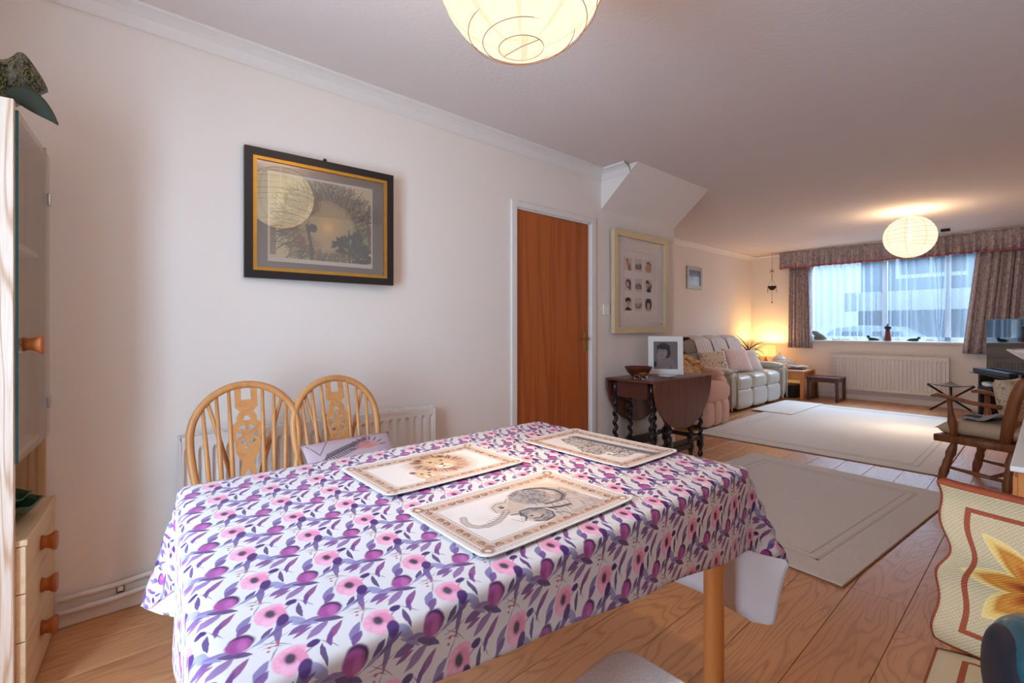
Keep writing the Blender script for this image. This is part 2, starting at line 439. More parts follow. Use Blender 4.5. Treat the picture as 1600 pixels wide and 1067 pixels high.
# door_1 : flush teak door in the left wall
d1 = bpy.data.objects.new('door_1', None); COL.objects.link(d1); d1['kind'] = 'structure'; d1['label'] = 'flush teak veneer door in a white frame'
box(XL-.055, XL-.012, D0+.012, D1-.012, .008, DZ-.012).build('door_leaf', M['door'], d1, bevel=.002)
f = MB()
for y0, y1 in ((D0-.05, D0), (D1, D1+.055)): f.box(XL-.01, XL+.016, y0, y1, 0, DZ+.045)
f.box(XL-.01, XL+.016, D0, D1, DZ, DZ+.045)
f.build('architrave', M['trim'], d1, bevel=.005)
g = MB().box(XL-.11, XL, D0, D0+.01, 0, DZ).box(XL-.11, XL, D1-.01, D1, 0, DZ).box(XL-.11, XL, D0, D1, DZ-.01, DZ)
g.build('door_lining', M['trim'], d1)
hd = box(XL-.013, XL-.004, D1-.075, D1-.035, .94, 1.1).build('handle', M['brass'], d1, bevel=.003)
MB().tube([(XL-.006, D1-.055, 1.045), (XL+.03, D1-.055, 1.045), (XL+.034, D1-.06, 1.045), (XL+.036, D1-.15, 1.04)], .008, 8).build('lever', M['brass'], hd, True)
for z in (.25, 1.7): box(XL-.014, XL-.006, D0+.004, D0+.016, z-.04, z+.04).build('hinge', M['brass'], d1)

# back patio door behind the camera (daylight comes in here)
d2 = bpy.data.objects.new('door_2', None); COL.objects.link(d2); d2['kind'] = 'structure'; d2['label'] = 'glazed patio door'
f = MB()
for a, b in ((PX0, PX0+.05), (PX1-.05, PX1), ((PX0+PX1)/2-.04, (PX0+PX1)/2+.04)): f.box(a, b, YB-.09, YB-.03, 0, PZ1)
f.box(PX0, PX1, YB-.09, YB-.03, 0, .06).box(PX0, PX1, YB-.09, YB-.03, PZ1-.06, PZ1)
f.build('frame', M['trim'], d2)
for a, b in ((PX0+.05, (PX0+PX1)/2-.04), ((PX0+PX1)/2+.04, PX1-.05)): box(a, b, YB-.063, YB-.057, .06, PZ1-.06).build('pane', M['glass'], d2)

# window_1 : front window
w1 = bpy.data.objects.new('window_1', None); COL.objects.link(w1); w1['kind'] = 'structure'; w1['label'] = 'wide front window with white frame'
f = MB(); yw = YF+.17
for a, b in ((WX0, WX0+.06), (WX1-.06, WX1), (-1.72, -1.66), (-1.0, -.94)): f.box(a, b, yw, yw+.07, WZ0, WZ1)
f.box(WX0, WX1, yw, yw+.07, WZ0, WZ0+.06).box(WX0, WX1, yw, yw+.07, WZ1-.06, WZ1)
f.build('window_frame', M['trim'], w1)
for a, b in ((WX0+.06, -1.72), (-1.66, -1.0), (-.94, WX1-.06)): box(a, b, yw+.03, yw+.036, WZ0+.06, WZ1-.06).build('pane', M['glass'], w1)
box(WX0-.03, WX1+.03, YF-.06, YF+.2, WZ0-.03, WZ0).build('window_sill', M['trim'], w1, bevel=.008)

# ================================================================== DINING AREA
# ---- dining table
tb = thing('dining_table', 'rectangular wooden dining table under the floral cloth', 'table', (-.96, .72, 0))
box(-.38, .395, -.56, .585, .715, .745).build('table_top', M['oak'], tb, bevel=.006)
box(-.34, .34, -.53, .53, .64, .715).build('apron', M['oak'], tb)
for sx in (-1, 1):
    for sy in (-1, 1):
        MB().lathe([(.024, 0), (.026, .02), (.027, .68), (.027, .715)], 18, (sx*.352, sy*.548, 0)).build('leg', M['oak'], tb, True)

# ---- tablecloth: unrolled sheet draped over the table
def cloth_mat():
    t = NT('floral_oilcloth'); uv = t.new('ShaderNodeUVMap', uv_map='cloth').outputs[0]
    wob = t.new('ShaderNodeTexNoise'); t.link(uv, wob.inputs['Vector']); wob.inputs['Scale'].default_value = 9; wob.inputs['Detail'].default_value = 2
    v = t.vmath('ADD', uv, t.vmath('SCALE', t.vmath('SUBTRACT', wob.outputs['Color'], (.5, .5, .5))))
    v.node.inputs[1].links[0].from_node.inputs['Scale'].default_value = .035
    col = C(214, 209, 211)
    wash = t.noise(uv, 14, 3)
    def place(c, rot, rx, ry):
        d = t.vmath('WRAP', t.vmath('SUBTRACT', v, (c[0], c[1], 0)), (.5, .5, .5), (-.5, -.5, -.5))
        return t.mapping(d, sc=(rx, ry, 1), rot=(0, 0, math.radians(rot)), typ='TEXTURE')
    def over(col, d, lo, hi, c, a=1.0):
        mr = t.new('ShaderNodeMapRange'); t.link(d, mr.inputs[0]); mr.inputs[1].default_value = hi; mr.inputs[2].default_value = lo
        mr.inputs[3].default_value = 0; mr.inputs[4].default_value = a
        return t.mix(mr.outputs[0], col, c)
    def leaf(col, c, rot, rx, ry, cl, a=1.0, bend=0.0):
        p = place(c, rot, rx, ry); s = t.new('ShaderNodeSeparateXYZ'); t.link(p, s.inputs[0])
        x2 = t.math('MULTIPLY', s.outputs[0], s.outputs[0])
        y = t.math('MULTIPLY_ADD', x2, bend, s.outputs[1])
        d = t.math('ADD', t.math('ABSOLUTE', y), x2)
        return over(col, d, .85, 1.1, cl, a)
    def oval(col, c, rot, rx, ry, cl, a=1.0, soft=.12):
        return over(col, t.vmath('LENGTH', place(c, rot, rx, ry)), 1-soft, 1+soft, cl, a)
    PU, DP, GR, MG = C(104, 58, 130), C(70, 38, 104), C(142, 138, 178), C(128, 54, 120)
    # stems and fronds
    for c, r, rx, ry, b in [((-.5, .4), 18, .3, .012, .3), ((-.05, .36), -40, .2, .011, 2), ((-.12, .2), 60, .14, .011, 1), ((.42, -.02), -62, .16, .012, .5), ((.2, .02), 35, .15, .014, .6), ((-.06, .43), 15, .2, .01, -3), ((-.1, .34), -20, .12, .01, 3)]:
        col = leaf(col, c, r, rx, ry, C(140, 120, 140), .8, b)
    for c, r, rx, ry, cl, b in [((-.46, .44), -28, .15, .05, DP, .2), ((-.80, .70), -44, .17, .06, GR, .5), ((-.77, .47), 14, .13, .055, PU, .1), ((-.98, .62), 28, .15, .03, PU, .6),
                             ((-.62, .31), 34, .15, .055, C(134, 96, 150), .1), ((-.48, .16), 48, .16, .045, MG, .15), ((-.29, .0), 52, .13, .05, C(120, 106, 156), .2),
                             ((.31, -.14), 84, .14, .032, DP, .5), ((.69, -.13), 48, .10, .05, PU, .1), ((.0, -.43), 76, .2, .04, C(104, 84, 140), .3), ((-.12, -.39), 50, .1, .035, DP, .2), ((-.36, .62), 8, .1, .03, GR, .5), ((.30, -.46), -35, .13, .035, GR, .6), ((-.62, .56), -6, .12, .03, C(128, 100, 156), .5), ((.44, .05), 70, .11, .028, PU, .5), ((-.18, .52), 30, .10, .026, GR, -.6), ((.22, -.62), 20, .10, .028, MG, .4)]:
        col = leaf(col, c, r, rx*1.3, ry*1.12, cl, .93, b)
    # round bud with a dark crescent
    col = oval(col, (.63, -.365), 20, .135, .145, C(70, 30, 84))
    col = oval(col, (.595, -.405), 20, .135, .135, t.mix(wash, C(176, 84, 156), C(134, 54, 124)))
    col = oval(col, (.63, -.44), 80, .11, .05, C(196, 112, 176), .5, .4)
    # poppy
    pk = t.mix(wash, C(220, 132, 168), C(238, 184, 206))
    col = oval(col, (.02, .08), 10, .175, .12, pk); col = oval(col, (-.08, -.02), 80, .165, .10, pk); col = oval(col, (.08, -.02), 100, .155, .095, C(222, 138, 172)); col = oval(col, (-.03, -.14), 70, .12, .09, C(234, 172, 200))
    col = oval(col, (.0, .0), 90, .10, .075, C(196, 110, 150), .7, .5)
    col = oval(col, (.0, .0), 90, .085, .055, C(54, 48, 66), .95, .3)
    col = oval(col, (.1, -.22), 70, .12, .07, DP); col = oval(col, (.27, .1), 10, .075, .055, DP)
    for c in ((-.14, .34), (-.04, .385), (-.06, .33), (-.16, .27)): col = oval(col, c, 0, .02, .02, C(176, 84, 84), .9)
    t.set(col, .33, 0, .5); t.bump(t.noise(uv, 260, 1), .05, .001); return t.m
M['cloth'] = cloth_mat(); M['clothback'] = plain('cloth_backing', C(226, 226, 232), .7, nz=.03, nscale=12)
ZT = .752
def make_cloth():
    # top corners: near-left, near-right, far-right, far-left (world x,y)
    NL, NR, FR, FL = (-1.355, .150), (-.553, .082), (-.548, 1.315), (-1.366, 1.335)
    near, far, left = .245, .42, .36
    right = lambda s: .065+.165*max(0, min(1, s))
    # corner folds: (ridge angle from the long-drop axis, flare, azimuth of the ridge)
    us = [-1+i/14 for i in range(14)]+[i/60 for i in range(61)]+[1+(i+1)/14 for i in range(14)]
    vs = [-1+i/14 for i in range(14)]+[i/40 for i in range(41)]+[1+(i+1)/14 for i in range(14)]
    r = .014
    def bil(a, b):
        return tuple((1-a)*(1-b)*NL[i]+(1-a)*b*NR[i]+a*b*FR[i]+a*(1-b)*FL[i] for i in (0, 1))
    def arc(d):
        th = min(d/r, PI/2); return r*math.sin(th), r*(1-math.cos(th)), max(0, d-r*PI/2)
    P = []; UV = []
    for u in us:                      # along y
        row = []
        a = min(max(u, 0), 1); dn = near*(-u) if u < 0 else 0; df = far*(u-1) if u > 1 else 0
        for v in vs:                  # along x
            b = min(max(v, 0), 1); dl = left*(-v) if v < 0 else 0; dr = right(u)*(v-1) if v > 1 else 0
            x, y = bil(a, b); ds, dt = dn+df, dl+dr
            sy = -1 if dn else 1; sx = -1 if dl else 1
            z = ZT
            ux, uy = x+sx*dt, y+sy*ds
            if ds and dt:
                rho = math.hypot(ds, dt); phi = math.degrees(math.atan2(dt, ds))      # 0 = pure end drop, 90 = pure side drop
                if dr and df: pr, al, az = 60, 24, (.86, .5); rho = min(rho, .43)
                elif dl and dn: pr, al, az = 50, 22, (-.8, -.6); rho = min(rho, .325)
                else: pr, al, az = 45, 22, (sx*.7, sy*.7)
                w = (phi/pr) if phi < pr else (90-phi)/(90-pr)
                w = w*w*(1.6-.6*w) if w < 1 else 1
                ang = math.radians(al)*w
                o, dz, rem = arc(rho); ca = math.cos(math.radians(phi)); sa = math.sin(math.radians(phi))
                x += sx*o*sa+rem*math.sin(ang)*az[0]; y += sy*o*ca+rem*math.sin(ang)*az[1]; z -= dz+rem*math.cos(ang)
            elif ds or dt:
                o, dz, rem = arc(ds or dt); z -= dz+rem
                wv = .006*math.sin((ux if ds else uy)*17+1)*rem/.2+.02*rem
                if ds: y += sy*(o+wv)
                else: x += sx*(o+wv)
            row.append((x, y, z)); UV.append(((uy-.19+.05*(ux+1.1))/.1065, -(ux+1.104)/.1065))
        P.append(row)
    mb = MB().grid(P); me = bpy.data.meshes.new('tablecloth'); me.from_pydata(mb.v, [], [f[::-1] for f in mb.f]); me.update()
    uvl = me.uv_layers.new(name='cloth')
    for l in me.loops: uvl.data[l.index].uv = UV[l.vertex_index]
    o = mk('tablecloth', me, [M['cloth'], M['clothback']], None, True)
    s = o.modifiers.new('thickness', 'SOLIDIFY'); s.thickness = .0014; s.offset = -1; s.material_offset = 1; s.material_offset_rim = 1
    # make normals face up
    bm = bmesh.new(); bm.from_mesh(me); bm.faces.ensure_lookup_table()
    if sum(f.normal.z for f in bm.faces) < 0: bmesh.ops.reverse_faces(bm, faces=bm.faces)
    bm.to_mesh(me); bm.free()
    return o
tag(make_cloth(), 'white oilcloth tablecloth printed with pink poppies and purple leaves', 'tablecloth')

# ---- placemats with printed animals
def mat_canvas(seed):
    c = Canvas(.415, .272, 250, (206, 194, 182)); asp = c.asp
    ex = np.minimum(c.X, 1-c.X); ey = np.minimum(c.Y, 1-c.Y)*asp; e = np.minimum(ex, ey)
    along = np.where(ex < ey, c.Y*asp, c.X)
    c.blend((e < .105)*1., (190, 162, 144))
    # scroll border: rings, beads and tulip shapes
    k = along/.052; ph = (k % 1)-.5; alt = (np.floor(k) % 3)
    dd = np.hypot(ph*.052, e-.072)
    c.blend(((dd > .013) & (dd < .021) & (alt != 0) & (e > .066))*.85, (112, 70, 60))
    c.blend((dd < .011)*(alt == 0)*.9, (176, 112, 78)); c.blend((dd < .004)*1., (214, 184, 164))
    c.blend(((dd < .012) & (alt != 0))*.7, (150, 112, 90))
    c.blend((e < .047)*1., (212, 202, 196))
    kk = along/.014; d2 = np.hypot(((kk % 1)-.5)*.014, e-.034); c.blend(((d2 > .003) & (d2 < .0062))*.75, (150, 108, 100))
    kk = along/.010; c.blend(((e > .018) & (e < .022) & ((kk % 1) < .6))*.8, (96, 76, 82))
    c.blend((e < .012)*1., (222, 216, 212))
    cx = np.minimum(c.X, 1-c.X); cy = np.minimum(c.Y, 1-c.Y)*asp
    c.blend((np.hypot(cx-.05, cy-.05) < .03)*.8, (150, 110, 92)); c.blend((np.hypot(cx-.05, cy-.05) < .014)*1., (220, 196, 176))
    n = c.noise(7, 5, seed)
    inn = (ex > .107) & (ey > .107)
    c.blend(inn*1., (214, 205, 202)); c.blend(inn*np.clip(n-.5, 0, 1)*.5, (196, 174, 164))
    c.blend(((ex > .112) & (ey > .112) & ~((ex > .117) & (ey > .117)))*.8, (96, 90, 100))
    return c, inn
def elephant():
    c, inn = mat_canvas(1); n = c.noise(30, 22, 5); n2 = c.noise(60, 40, 6)
    c.ellipse(.74, .60, .16, .26, (200, 176, 150), .8, 20, .7)
    c.poly([(.45, .60), (.52, .72), (.62, .80), (.74, .74), (.84, .60), (.865, .14), (.62, .13), (.50, .16), (.42, .2), (.40, .36), (.36, .46)], (184, 168, 158), .85)
    c.blend(((c.X > .6) & (c.X < .86) & (c.Y > .14) & (c.Y < .7))*np.clip(n*1.5-.55, 0, 1)*.6, (134, 118, 112))
    c.ellipse(.605, .61, .115, .17, (150, 142, 142), .95, -25, .2, .6+.5*n)
    c.ellipse(.605, .61, .112, .165, (88, 86, 98), .7, -25, .15, np.clip(n2*3-1.2, 0, 1))
    for k in range(5): c.line([(.53+.03*k, .50+.02*k), (.57+.03*k, .62), (.60+.025*k, .74-.02*k)], .0025, (120, 112, 118), .6)
    for k, w in ((0, .009), (1, .004), (2, .003)): c.line([(.66+.015*k, .76), (.745+.012*k, .69), (.78+.012*k, .57), (.765+.012*k, .46), (.70+.01*k, .39), (.60, .41)], w, (58, 62, 74) if k == 0 else (116, 108, 112), .9)
    c.ellipse(.42, .55, .085, .13, (186, 166, 152), .95, 20, .4, .7+.4*n); c.ellipse(.395, .575, .014, .02, (54, 52, 62), .9, 0, .5)
    c.line([(.335, .52), (.355, .62), (.40, .66), (.45, .64), (.49, .69)], .004, (150, 134, 128), .8); c.line([(.385, .60), (.41, .61)], .004, (110, 100, 100), .8)
    tr = [(.385, .50), (.33, .44), (.27, .395), (.21, .385), (.165, .41), (.145, .47), (.15, .54), (.172, .60)]
    c.line(tr, .015, (124, 104, 98), .95); c.line(tr, .0105, (190, 174, 164), .95)
    for k in range(9): x_, y_ = .37-.022*k, .485-.012*k; c.line([(x_-.012, y_+.02), (x_+.012, y_-.03)], .0022, (112, 94, 90), .8)
    c.ellipse(.475, .31, .075, .13, (152, 140, 136), 1, 15, .3, .7+.4*n); c.ellipse(.475, .31, .07, .12, (84, 80, 92), .6, 15, .3, np.clip(n2*3-1.3, 0, 1))
    c.ellipse(.455, .30, .04, .06, (186, 168, 154), .8, 10, .6)
    for P in ([(.40, .36), (.43, .43), (.50, .43), (.545, .35), (.55, .27)], [(.41, .23), (.455, .185), (.52, .2), (.55, .27)], [(.43, .27), (.46, .25), (.49, .27)], [(.37, .42), (.42, .40), (.41, .32), (.38, .28)], [(.52, .40), (.57, .36), (.59, .28)]): c.line(P, .005, (64, 66, 78), .9)
    c.ellipse(.44, .315, .010, .014, (70, 70, 80), .9, 0, .5)
    c.line([(.58, .335), (.63, .30), (.69, .285)], .011, (60, 64, 76), .9); c.line([(.56, .24), (.60, .2), (.60, .15)], .006, (110, 108, 116), .7)
    for k in range(46):
        r = random.Random(k); a, b = r.uniform(.56, .84), r.uniform(.2, .62); c.line([(a, b), (a+r.uniform(-.03, .03), b-r.uniform(.03, .1))], .0024, (100, 88, 88), .7)
    c.line([(.34, .36), (.36, .27), (.38, .33), (.40, .24), (.42, .2)], .003, (170, 150, 144), .7)
    return c
def lion():
    c, inn = mat_canvas(2); n = c.noise(40, 28, 8)
    c.ellipse(.56, .56, .21, .36, (178, 132, 98), .75, 0, .5, .6+.5*n)                # mane
    rr = random.Random(6)
    for k in range(210):
        a = rr.uniform(0, 2*PI); r0, r1 = rr.uniform(.45, .7), rr.uniform(.85, 1.08)
        c.line([(.56+.19*r0*math.cos(a), .57+.30*r0*math.sin(a)), (.56+.19*r1*math.cos(a+.12), .57+.30*r1*math.sin(a+.12))], .0026, rr.choice([(116, 66, 48), (74, 56, 54), (150, 100, 70), (198, 160, 126)]), .75)
    c.ellipse(.555, .59, .10, .20, (204, 170, 134), .95, 0, .35); c.ellipse(.55, .47, .055, .085, (220, 204, 188), .95, 0, .4)
    for x in (.47, .645): c.ellipse(x, .78, .026, .05, (150, 104, 78), .95, 0, .3); c.ellipse(x, .775, .013, .028, (60, 46, 46), .8, 0, .4)
    for x in (.515, .60): c.ellipse(x, .645, .013, .017, (46, 36, 36), .95, 0, .4); c.line([(x-.018, .675), (x+.018, .68)], .004, (96, 64, 50), .8)
    c.poly([(.53, .545), (.578, .545), (.554, .50)], (60, 44, 46), .95); c.line([(.554, .50), (.554, .46), (.525, .435)], .004, (70, 50, 50), .9); c.line([(.554, .46), (.585, .435)], .004, (70, 50, 50), .9)
    for q in (-1, 1): c.line([(.554+q*.018, .62), (.554+q*.02, .55)], .004, (150, 110, 82), .7)
    c.ellipse(.37, .34, .075, .15, (206, 172, 136), 1, 0, .25, .75+.4*n); c.ellipse(.37, .27, .035, .055, (222, 206, 190), .95, 0, .4)   # cub
    for x in (.312, .428): c.ellipse(x, .45, .022, .042, (168, 124, 92), .95, 0, .3); c.ellipse(x, .445, .010, .022, (70, 52, 50), .8, 0, .4)
    for x in (.345, .397): c.ellipse(x, .37, .011, .016, (44, 36, 38), .95, 0, .4)
    c.ellipse(.371, .305, .012, .016, (62, 46, 48), .95, 0, .4); c.line([(.371, .29), (.371, .26), (.352, .245)], .0035, (80, 58, 56), .9); c.line([(.371, .26), (.39, .245)], .0035, (80, 58, 56), .9)
    c.poly([(.30, .20), (.33, .24), (.41, .24), (.46, .17), (.45, .145), (.31, .145)], (196, 160, 124), .8)
    return c
def leopard():
    c, inn = mat_canvas(3); n = c.noise(70, 46, 12)
    c.line([(.80, .34), (.5, .335), (.3, .32), (.10, .29)], .045, (108, 108, 118), .95); c.line([(.80, .32), (.3, .30), (.1, .27)], .012, (74, 74, 86), .8)
    B = [(.84, .55), (.82, .38), (.56, .36), (.32, .35), (.19, .36), (.19, .62), (.25, .70), (.31, .62), (.35, .78), (.47, .80), (.60, .68), (.72, .66)]
    c.poly(B, (178, 168, 162), 1)
    c.ellipse(.24, .58, .07, .11, (190, 176, 168), 1, 0, .3)
    rr = random.Random(4)
    for k in range(330):
        a, b = rr.uniform(.18, .84), rr.uniform(.36, .80)
        ins = False; m = len(B)
        for i in range(m):
            x0, y0 = B[i]; x1, y1 = B[(i+1) % m]
            if (b < y0) != (b < y1) and a < (x1-x0)*(b-y0)/(y1-y0)+x0: ins = not ins
        if ins: c.ellipse(a, b, rr.uniform(.005, .011), rr.uniform(.007, .014), (66, 62, 70), .85, rr.uniform(0, 90), .4)
    c.ellipse(.31, .63, .03, .035, (240, 230, 226), .9, 0, .5); c.ellipse(.30, .66, .016, .022, (70, 62, 70), .9)
    return c
for cv, loc, rz, lab in ((lion(), (-1.092, .683, ZT+.003), PI/2, 'placemat printed with a lion, on the window side of the cloth'),
                         (elephant(), (-.730, .672, ZT+.003), PI/2, 'placemat printed with an elephant and calf, nearest the camera'),
                         (leopard(), (-.943, 1.178, ZT+.003), PI, 'placemat printed with a leopard on a branch, at the far end')):
    lab = lab.replace('on the window side of the cloth', 'nearest the wooden chairs')
    o = mk('placemat', cv.mesh(.02, .0035), M['printmat'], None, True, loc=loc, rot=(0, 0, rz), solid=.0022)
    tag(o, lab, 'placemat', 'animal placemats on the dining table')

# ---- wheelback chairs
def make_wheelback(label):
    t = thing('wheelback_chair', label, 'chair', group='wheelback chairs by the radiator')
    # local: back towards -x, faces +x ; origin at floor under seat centre
    zs = .43
    seat = []
    for k in range(33):
        a = 2*PI*k/32; q = math.cos(a); w = math.sin(a)
        seat.append((.21*math.copysign(abs(q)**.75, q), (.176+.014*q)*math.copysign(abs(w)**.75, w)))
    me = cut([seat[:-1]], .03, .006); mk('seat', me, M['seatwood'], t, False, loc=(0, 0, zs-.015))
    lean = lambda z: -.185-(z-zs)*.22
    hw, top = .19, .915; zc_ = top-.0145-hw
    H = [(lean(z), -(.148+(hw-.148)*math.sin((z-zs)/(zc_-zs)*PI/2)), z) for z in [zs-.01+(zc_-zs+.01)*k/9 for k in range(9)]]
    H += [(lean(zc_+hw*math.sin(PI*k/24)), -hw*math.cos(PI*k/24), zc_+hw*math.sin(PI*k/24)) for k in range(25)]
    H += [(a, -b, c) for a, b, c in H[8::-1]]
    MB().tube(H, .0145, 10).build('hoop', M['chair'], t, True)
    def hoop_z(y):
        return zc_+math.sqrt(hw*hw-y*y)-.006
    for y0, y1 in ((-.125, -.148), (-.088, -.102), (-.052, -.060), (.052, .060), (.088, .102), (.125, .148)):
        z1 = hoop_z(y1)-.004
        MB().tube([(lean(zs-.01), y0, zs-.01), (lean((zs+z1)/2), (y0+y1)/2, (zs+z1)/2), (lean(z1), y1, z1)], [.0072, .0088, .006], 8).build('spindle', M['chair'], t, True)
    for s in (-1, 1):
        z1 = hoop_z(.13)-.002
        MB().tube([(-.25, s*.022, zs), (lean(z1), s*.132, z1)], [.010, .007], 8).build('brace', M['chair'], t, True)
    box(-.27, -.18, -.045, .045, zs-.03, zs-.002).build('bobtail', M['seatwood'], t, bevel=.008)
    # pierced splat in the plane of the back (local: x = width, y = up)
    h = top-.02-zs
    def mir(R): return R+[(-x, y) for x, y in R[::-1]]
    R = [(.018, 0), (.016, .05), (.026, .095), (.028, .14), (.020, .175), (.030, .195), (.040, .215), (.043, .25), (.050, .275), (.052, .30), (.048, .325), (.036, .335), (.036, .352), (.024, .375), (.040, .392), (.040, h+.004), (.018, h+.004), (.018, h-.045)]
    out = mir(R); holes = [ell(0, .118, .011, .032, 14)]
    for k in range(6):
        a0 = math.radians(60*k+9+30); a1 = math.radians(60*k+51+30)
        holes.append([(.014*math.cos((a0+a1)/2), .283+.014*math.sin((a0+a1)/2))]+[(.040*math.cos(a0+(a1-a0)*i/5), .283+.040*math.sin(a0+(a1-a0)*i/5)) for i in range(6)])
    holes += [[(-.014, .338), (.014, .338), (.008, .356), (-.008, .356)], [(-.011, .236), (.011, .236), (0, .216)]]
    me = cut([out]+holes, .009)
    lx = math.atan(.22)
    sp = mk('splat', me, M['chair'], t, loc=(lean(zs), 0, zs), rot=(0, 0, 0))
    sp.matrix_local = Matrix(((0, -math.sin(lx), math.cos(lx), lean(zs)), (1, 0, 0, 0), (0, math.cos(lx), math.sin(lx), zs), (0, 0, 0, 1)))
    for sx in (-1, 1):
        for sy in (-1, 1):
            a = Vector((sx*.14, sy*.115, zs-.02)); b = Vector((sx*.195, sy*.165, 0)); P = [a.lerp(b, k/8) for k in range(9)]
            MB().tube(P, [.013, .015, .020, .022, .018, .021, .019, .014, .012], 10).build('leg', M['chair'], t, True)
    for s in (-1, 1): MB().tube([(-.175, s*.147, .17), (0, s*.147, .17), (.175, s*.147, .17)], [.008, .013, .008], 8).build('stretcher', M['chair'], t, True)
    MB().tube([(0, -.147, .17), (0, 0, .17), (0, .147, .17)], [.008, .013, .008], 8).build('stretcher', M['chair'], t, True)
    return t
ch = make_wheelback('wheelback chair with bare wooden seat, nearer the glass cabinet'); ch.location = (-1.86, .43, 0); ch.rotation_euler.z = -.05
dup(ch, (-1.86, .815, 0), .05, 'wheelback chair carrying a lilac cushion, nearer the door')
# lilac cushion lying up against the front of the second chair
cu = Canvas(.36, .36, 130, (190, 168, 176))
for k in range(18):
    a = k/18; x, y = .16+.52*a, .64+.22*a
    for q in (-1, 1): cu.line([(x, y), (x+.035, y+q*.07)], .010, (90, 80, 90), .9)
cu.line([(.12, .62), (.72, .88)], .006, (70, 60, 70), .9)
for k in range(9): cu.line([(.66, .70), (.66+.15*math.cos(k*.36+.2), .70+.15*math.sin(k*.36+.2))], .013, (206, 126, 122), .8)
for k in range(9): cu.line([(.66+.15*math.cos(k*.36+.2), .70+.15*math.sin(k*.36+.2)), (.66+.22*math.cos(k*.36+.2), .70+.22*math.sin(k*.36+.2))], .007, (60, 50, 60), .9)
cu.line([(.03, .95), (.12, .72), (.25, .97)], .005, (90, 76, 88), .9); cu.line([(.5, .95), (.75, .93), (.97, .99)], .006, (90, 76, 88), .9); cu.line([(.1, .2), (.4, .5), (.8, .3)], .006, (110, 90, 100), .8)
cq = thing('seat_cushion', 'lilac cushion with a botanical line print, on the second chair', 'cushion', (-1.925, .82, 0), .03)
mp = MX((.0, 0, .548), (0, math.radians(40), 0))
MB().pillow(.30, .40, .07, mp).build('cover', fabric('lilac_cloth', C(188, 166, 174)), cq, True, merge=True)
me = cu.mesh()
for v in me.vertices:
    u_, w_ = v.co.x/.18, v.co.y/.18
    v.co.z = .035*max(0, 1-u_**4)**.5*max(0, 1-w_**4)**.5+.0015; v.co.x *= .96*.40/.36; v.co.y *= .96*.30/.36
o = mk('print', me, M['print'], cq, True); o.matrix_local = mp @ Matrix.Rotation(PI/2, 4, 'Z')

# ---- radiators
def radiator(name, label, W, Hh, loc, rz, n, z0):
    t = thing(name, label, 'radiator', loc, rz)          # local x along width, front towards -y, wall at y=0
    P = []; xs = []
    for k in range(n):
        w = W/n; x0 = -W/2+k*w
        for q, d in ((.0, 0), (.22, 0), (.34, .016), (.66, .016), (.78, 0)): xs.append((x0+q*w, d))
    xs.append((W/2, 0))
    zz = [(z0, 0), (z0+.035, 0), (z0+.055, 1), (z0+Hh-.06, 1), (z0+Hh-.04, 0), (z0+Hh, 0)]
    for z, k in zz: P.append([(x, -.098+d*k, z) for x, d in xs])
    MB().grid(P).build('panel', M['rad'], t, False)
    P = [[(x, -.05, z0), (x, -.05, z0+Hh)] for x in (-W/2+.01, W/2-.01)]
    MB().box(-W/2+.01, W/2-.01, -.06, -.045, z0+.02, z0+Hh-.02).build('rear_panel', M['rad'], t)
    g = MB()
    g.box(-W/2, W/2, -.101, -.096, z0+Hh-.012, z0+Hh+.006).box(-W/2, W/2, -.04, -.036, z0+Hh-.012, z0+Hh+.006)
    for k in range(int(W/.03)): g.box(-W/2+k*.03, -W/2+k*.03+.012, -.098, -.038, z0+Hh-.004, z0+Hh+.001)
    g.build('top_grille', M['rad'], t)
    for s in (-1, 1): box(s*W/2-.003, s*W/2+.003, -.101, -.036, z0, z0+Hh+.004).build('end_panel', M['rad'], t)
    for q in (-W/2+.15, W/2-.19): box(q, q+.04, -.045, 0, z0+.05, z0+Hh-.05).build('bracket', M['rad'], t)
    v = MB().lathe([(.012, 0), (.012, .04), (.017, .045), (.017, .075), (.012, .08)], 14, (W/2+.02, -.06, z0-.01)); v.tube([(W/2+.02, -.06, z0-.01), (W/2+.02, -.06, .002)], .0075, 8)
    v.tube([(W/2, -.06, z0+.02), (W/2+.02, -.06, z0+.02)], .008, 8)
    v.build('valve', M['white'], t, True)
    return t
radiator('wall_radiator', 'white panel radiator behind the wheelback chairs', 1.22, .53, (XL, .86, 0), PI/2, 24, .14)
radiator('window_radiator', 'long white panel radiator below the front window', 1.40, .54, (-1.63, YF-.0, 0), 0, 30, .16)
# heating pipes along the skirting
for z, dx, lab in ((.125, .028, 'upper white heating pipe above the skirting board'), (.075, .03, 'lower white heating pipe against the skirting board')):
    o = MB().tube([(XL+dx, -.118, z-.012), (XL+dx, .0, z-.012), (XL+dx, .06, z-.01), (XL+dx, .16, z), (XL+dx, 1.55, z)], .0105, 10).build('heating_pipe', M['trim'], None, True)
    tag(o, lab, 'pipe', 'heating pipes on the left wall')
pc = thing('pipe_clip', 'small dark clip holding the heating pipes to the skirting', 'clip', (XL+.016, .062, .095))
box(0, .012, -.012, .012, -.016, .016).build('base', M['black'], pc); box(.012, .018, -.009, .009, -.008, .009).build('insert', M['white'], pc)

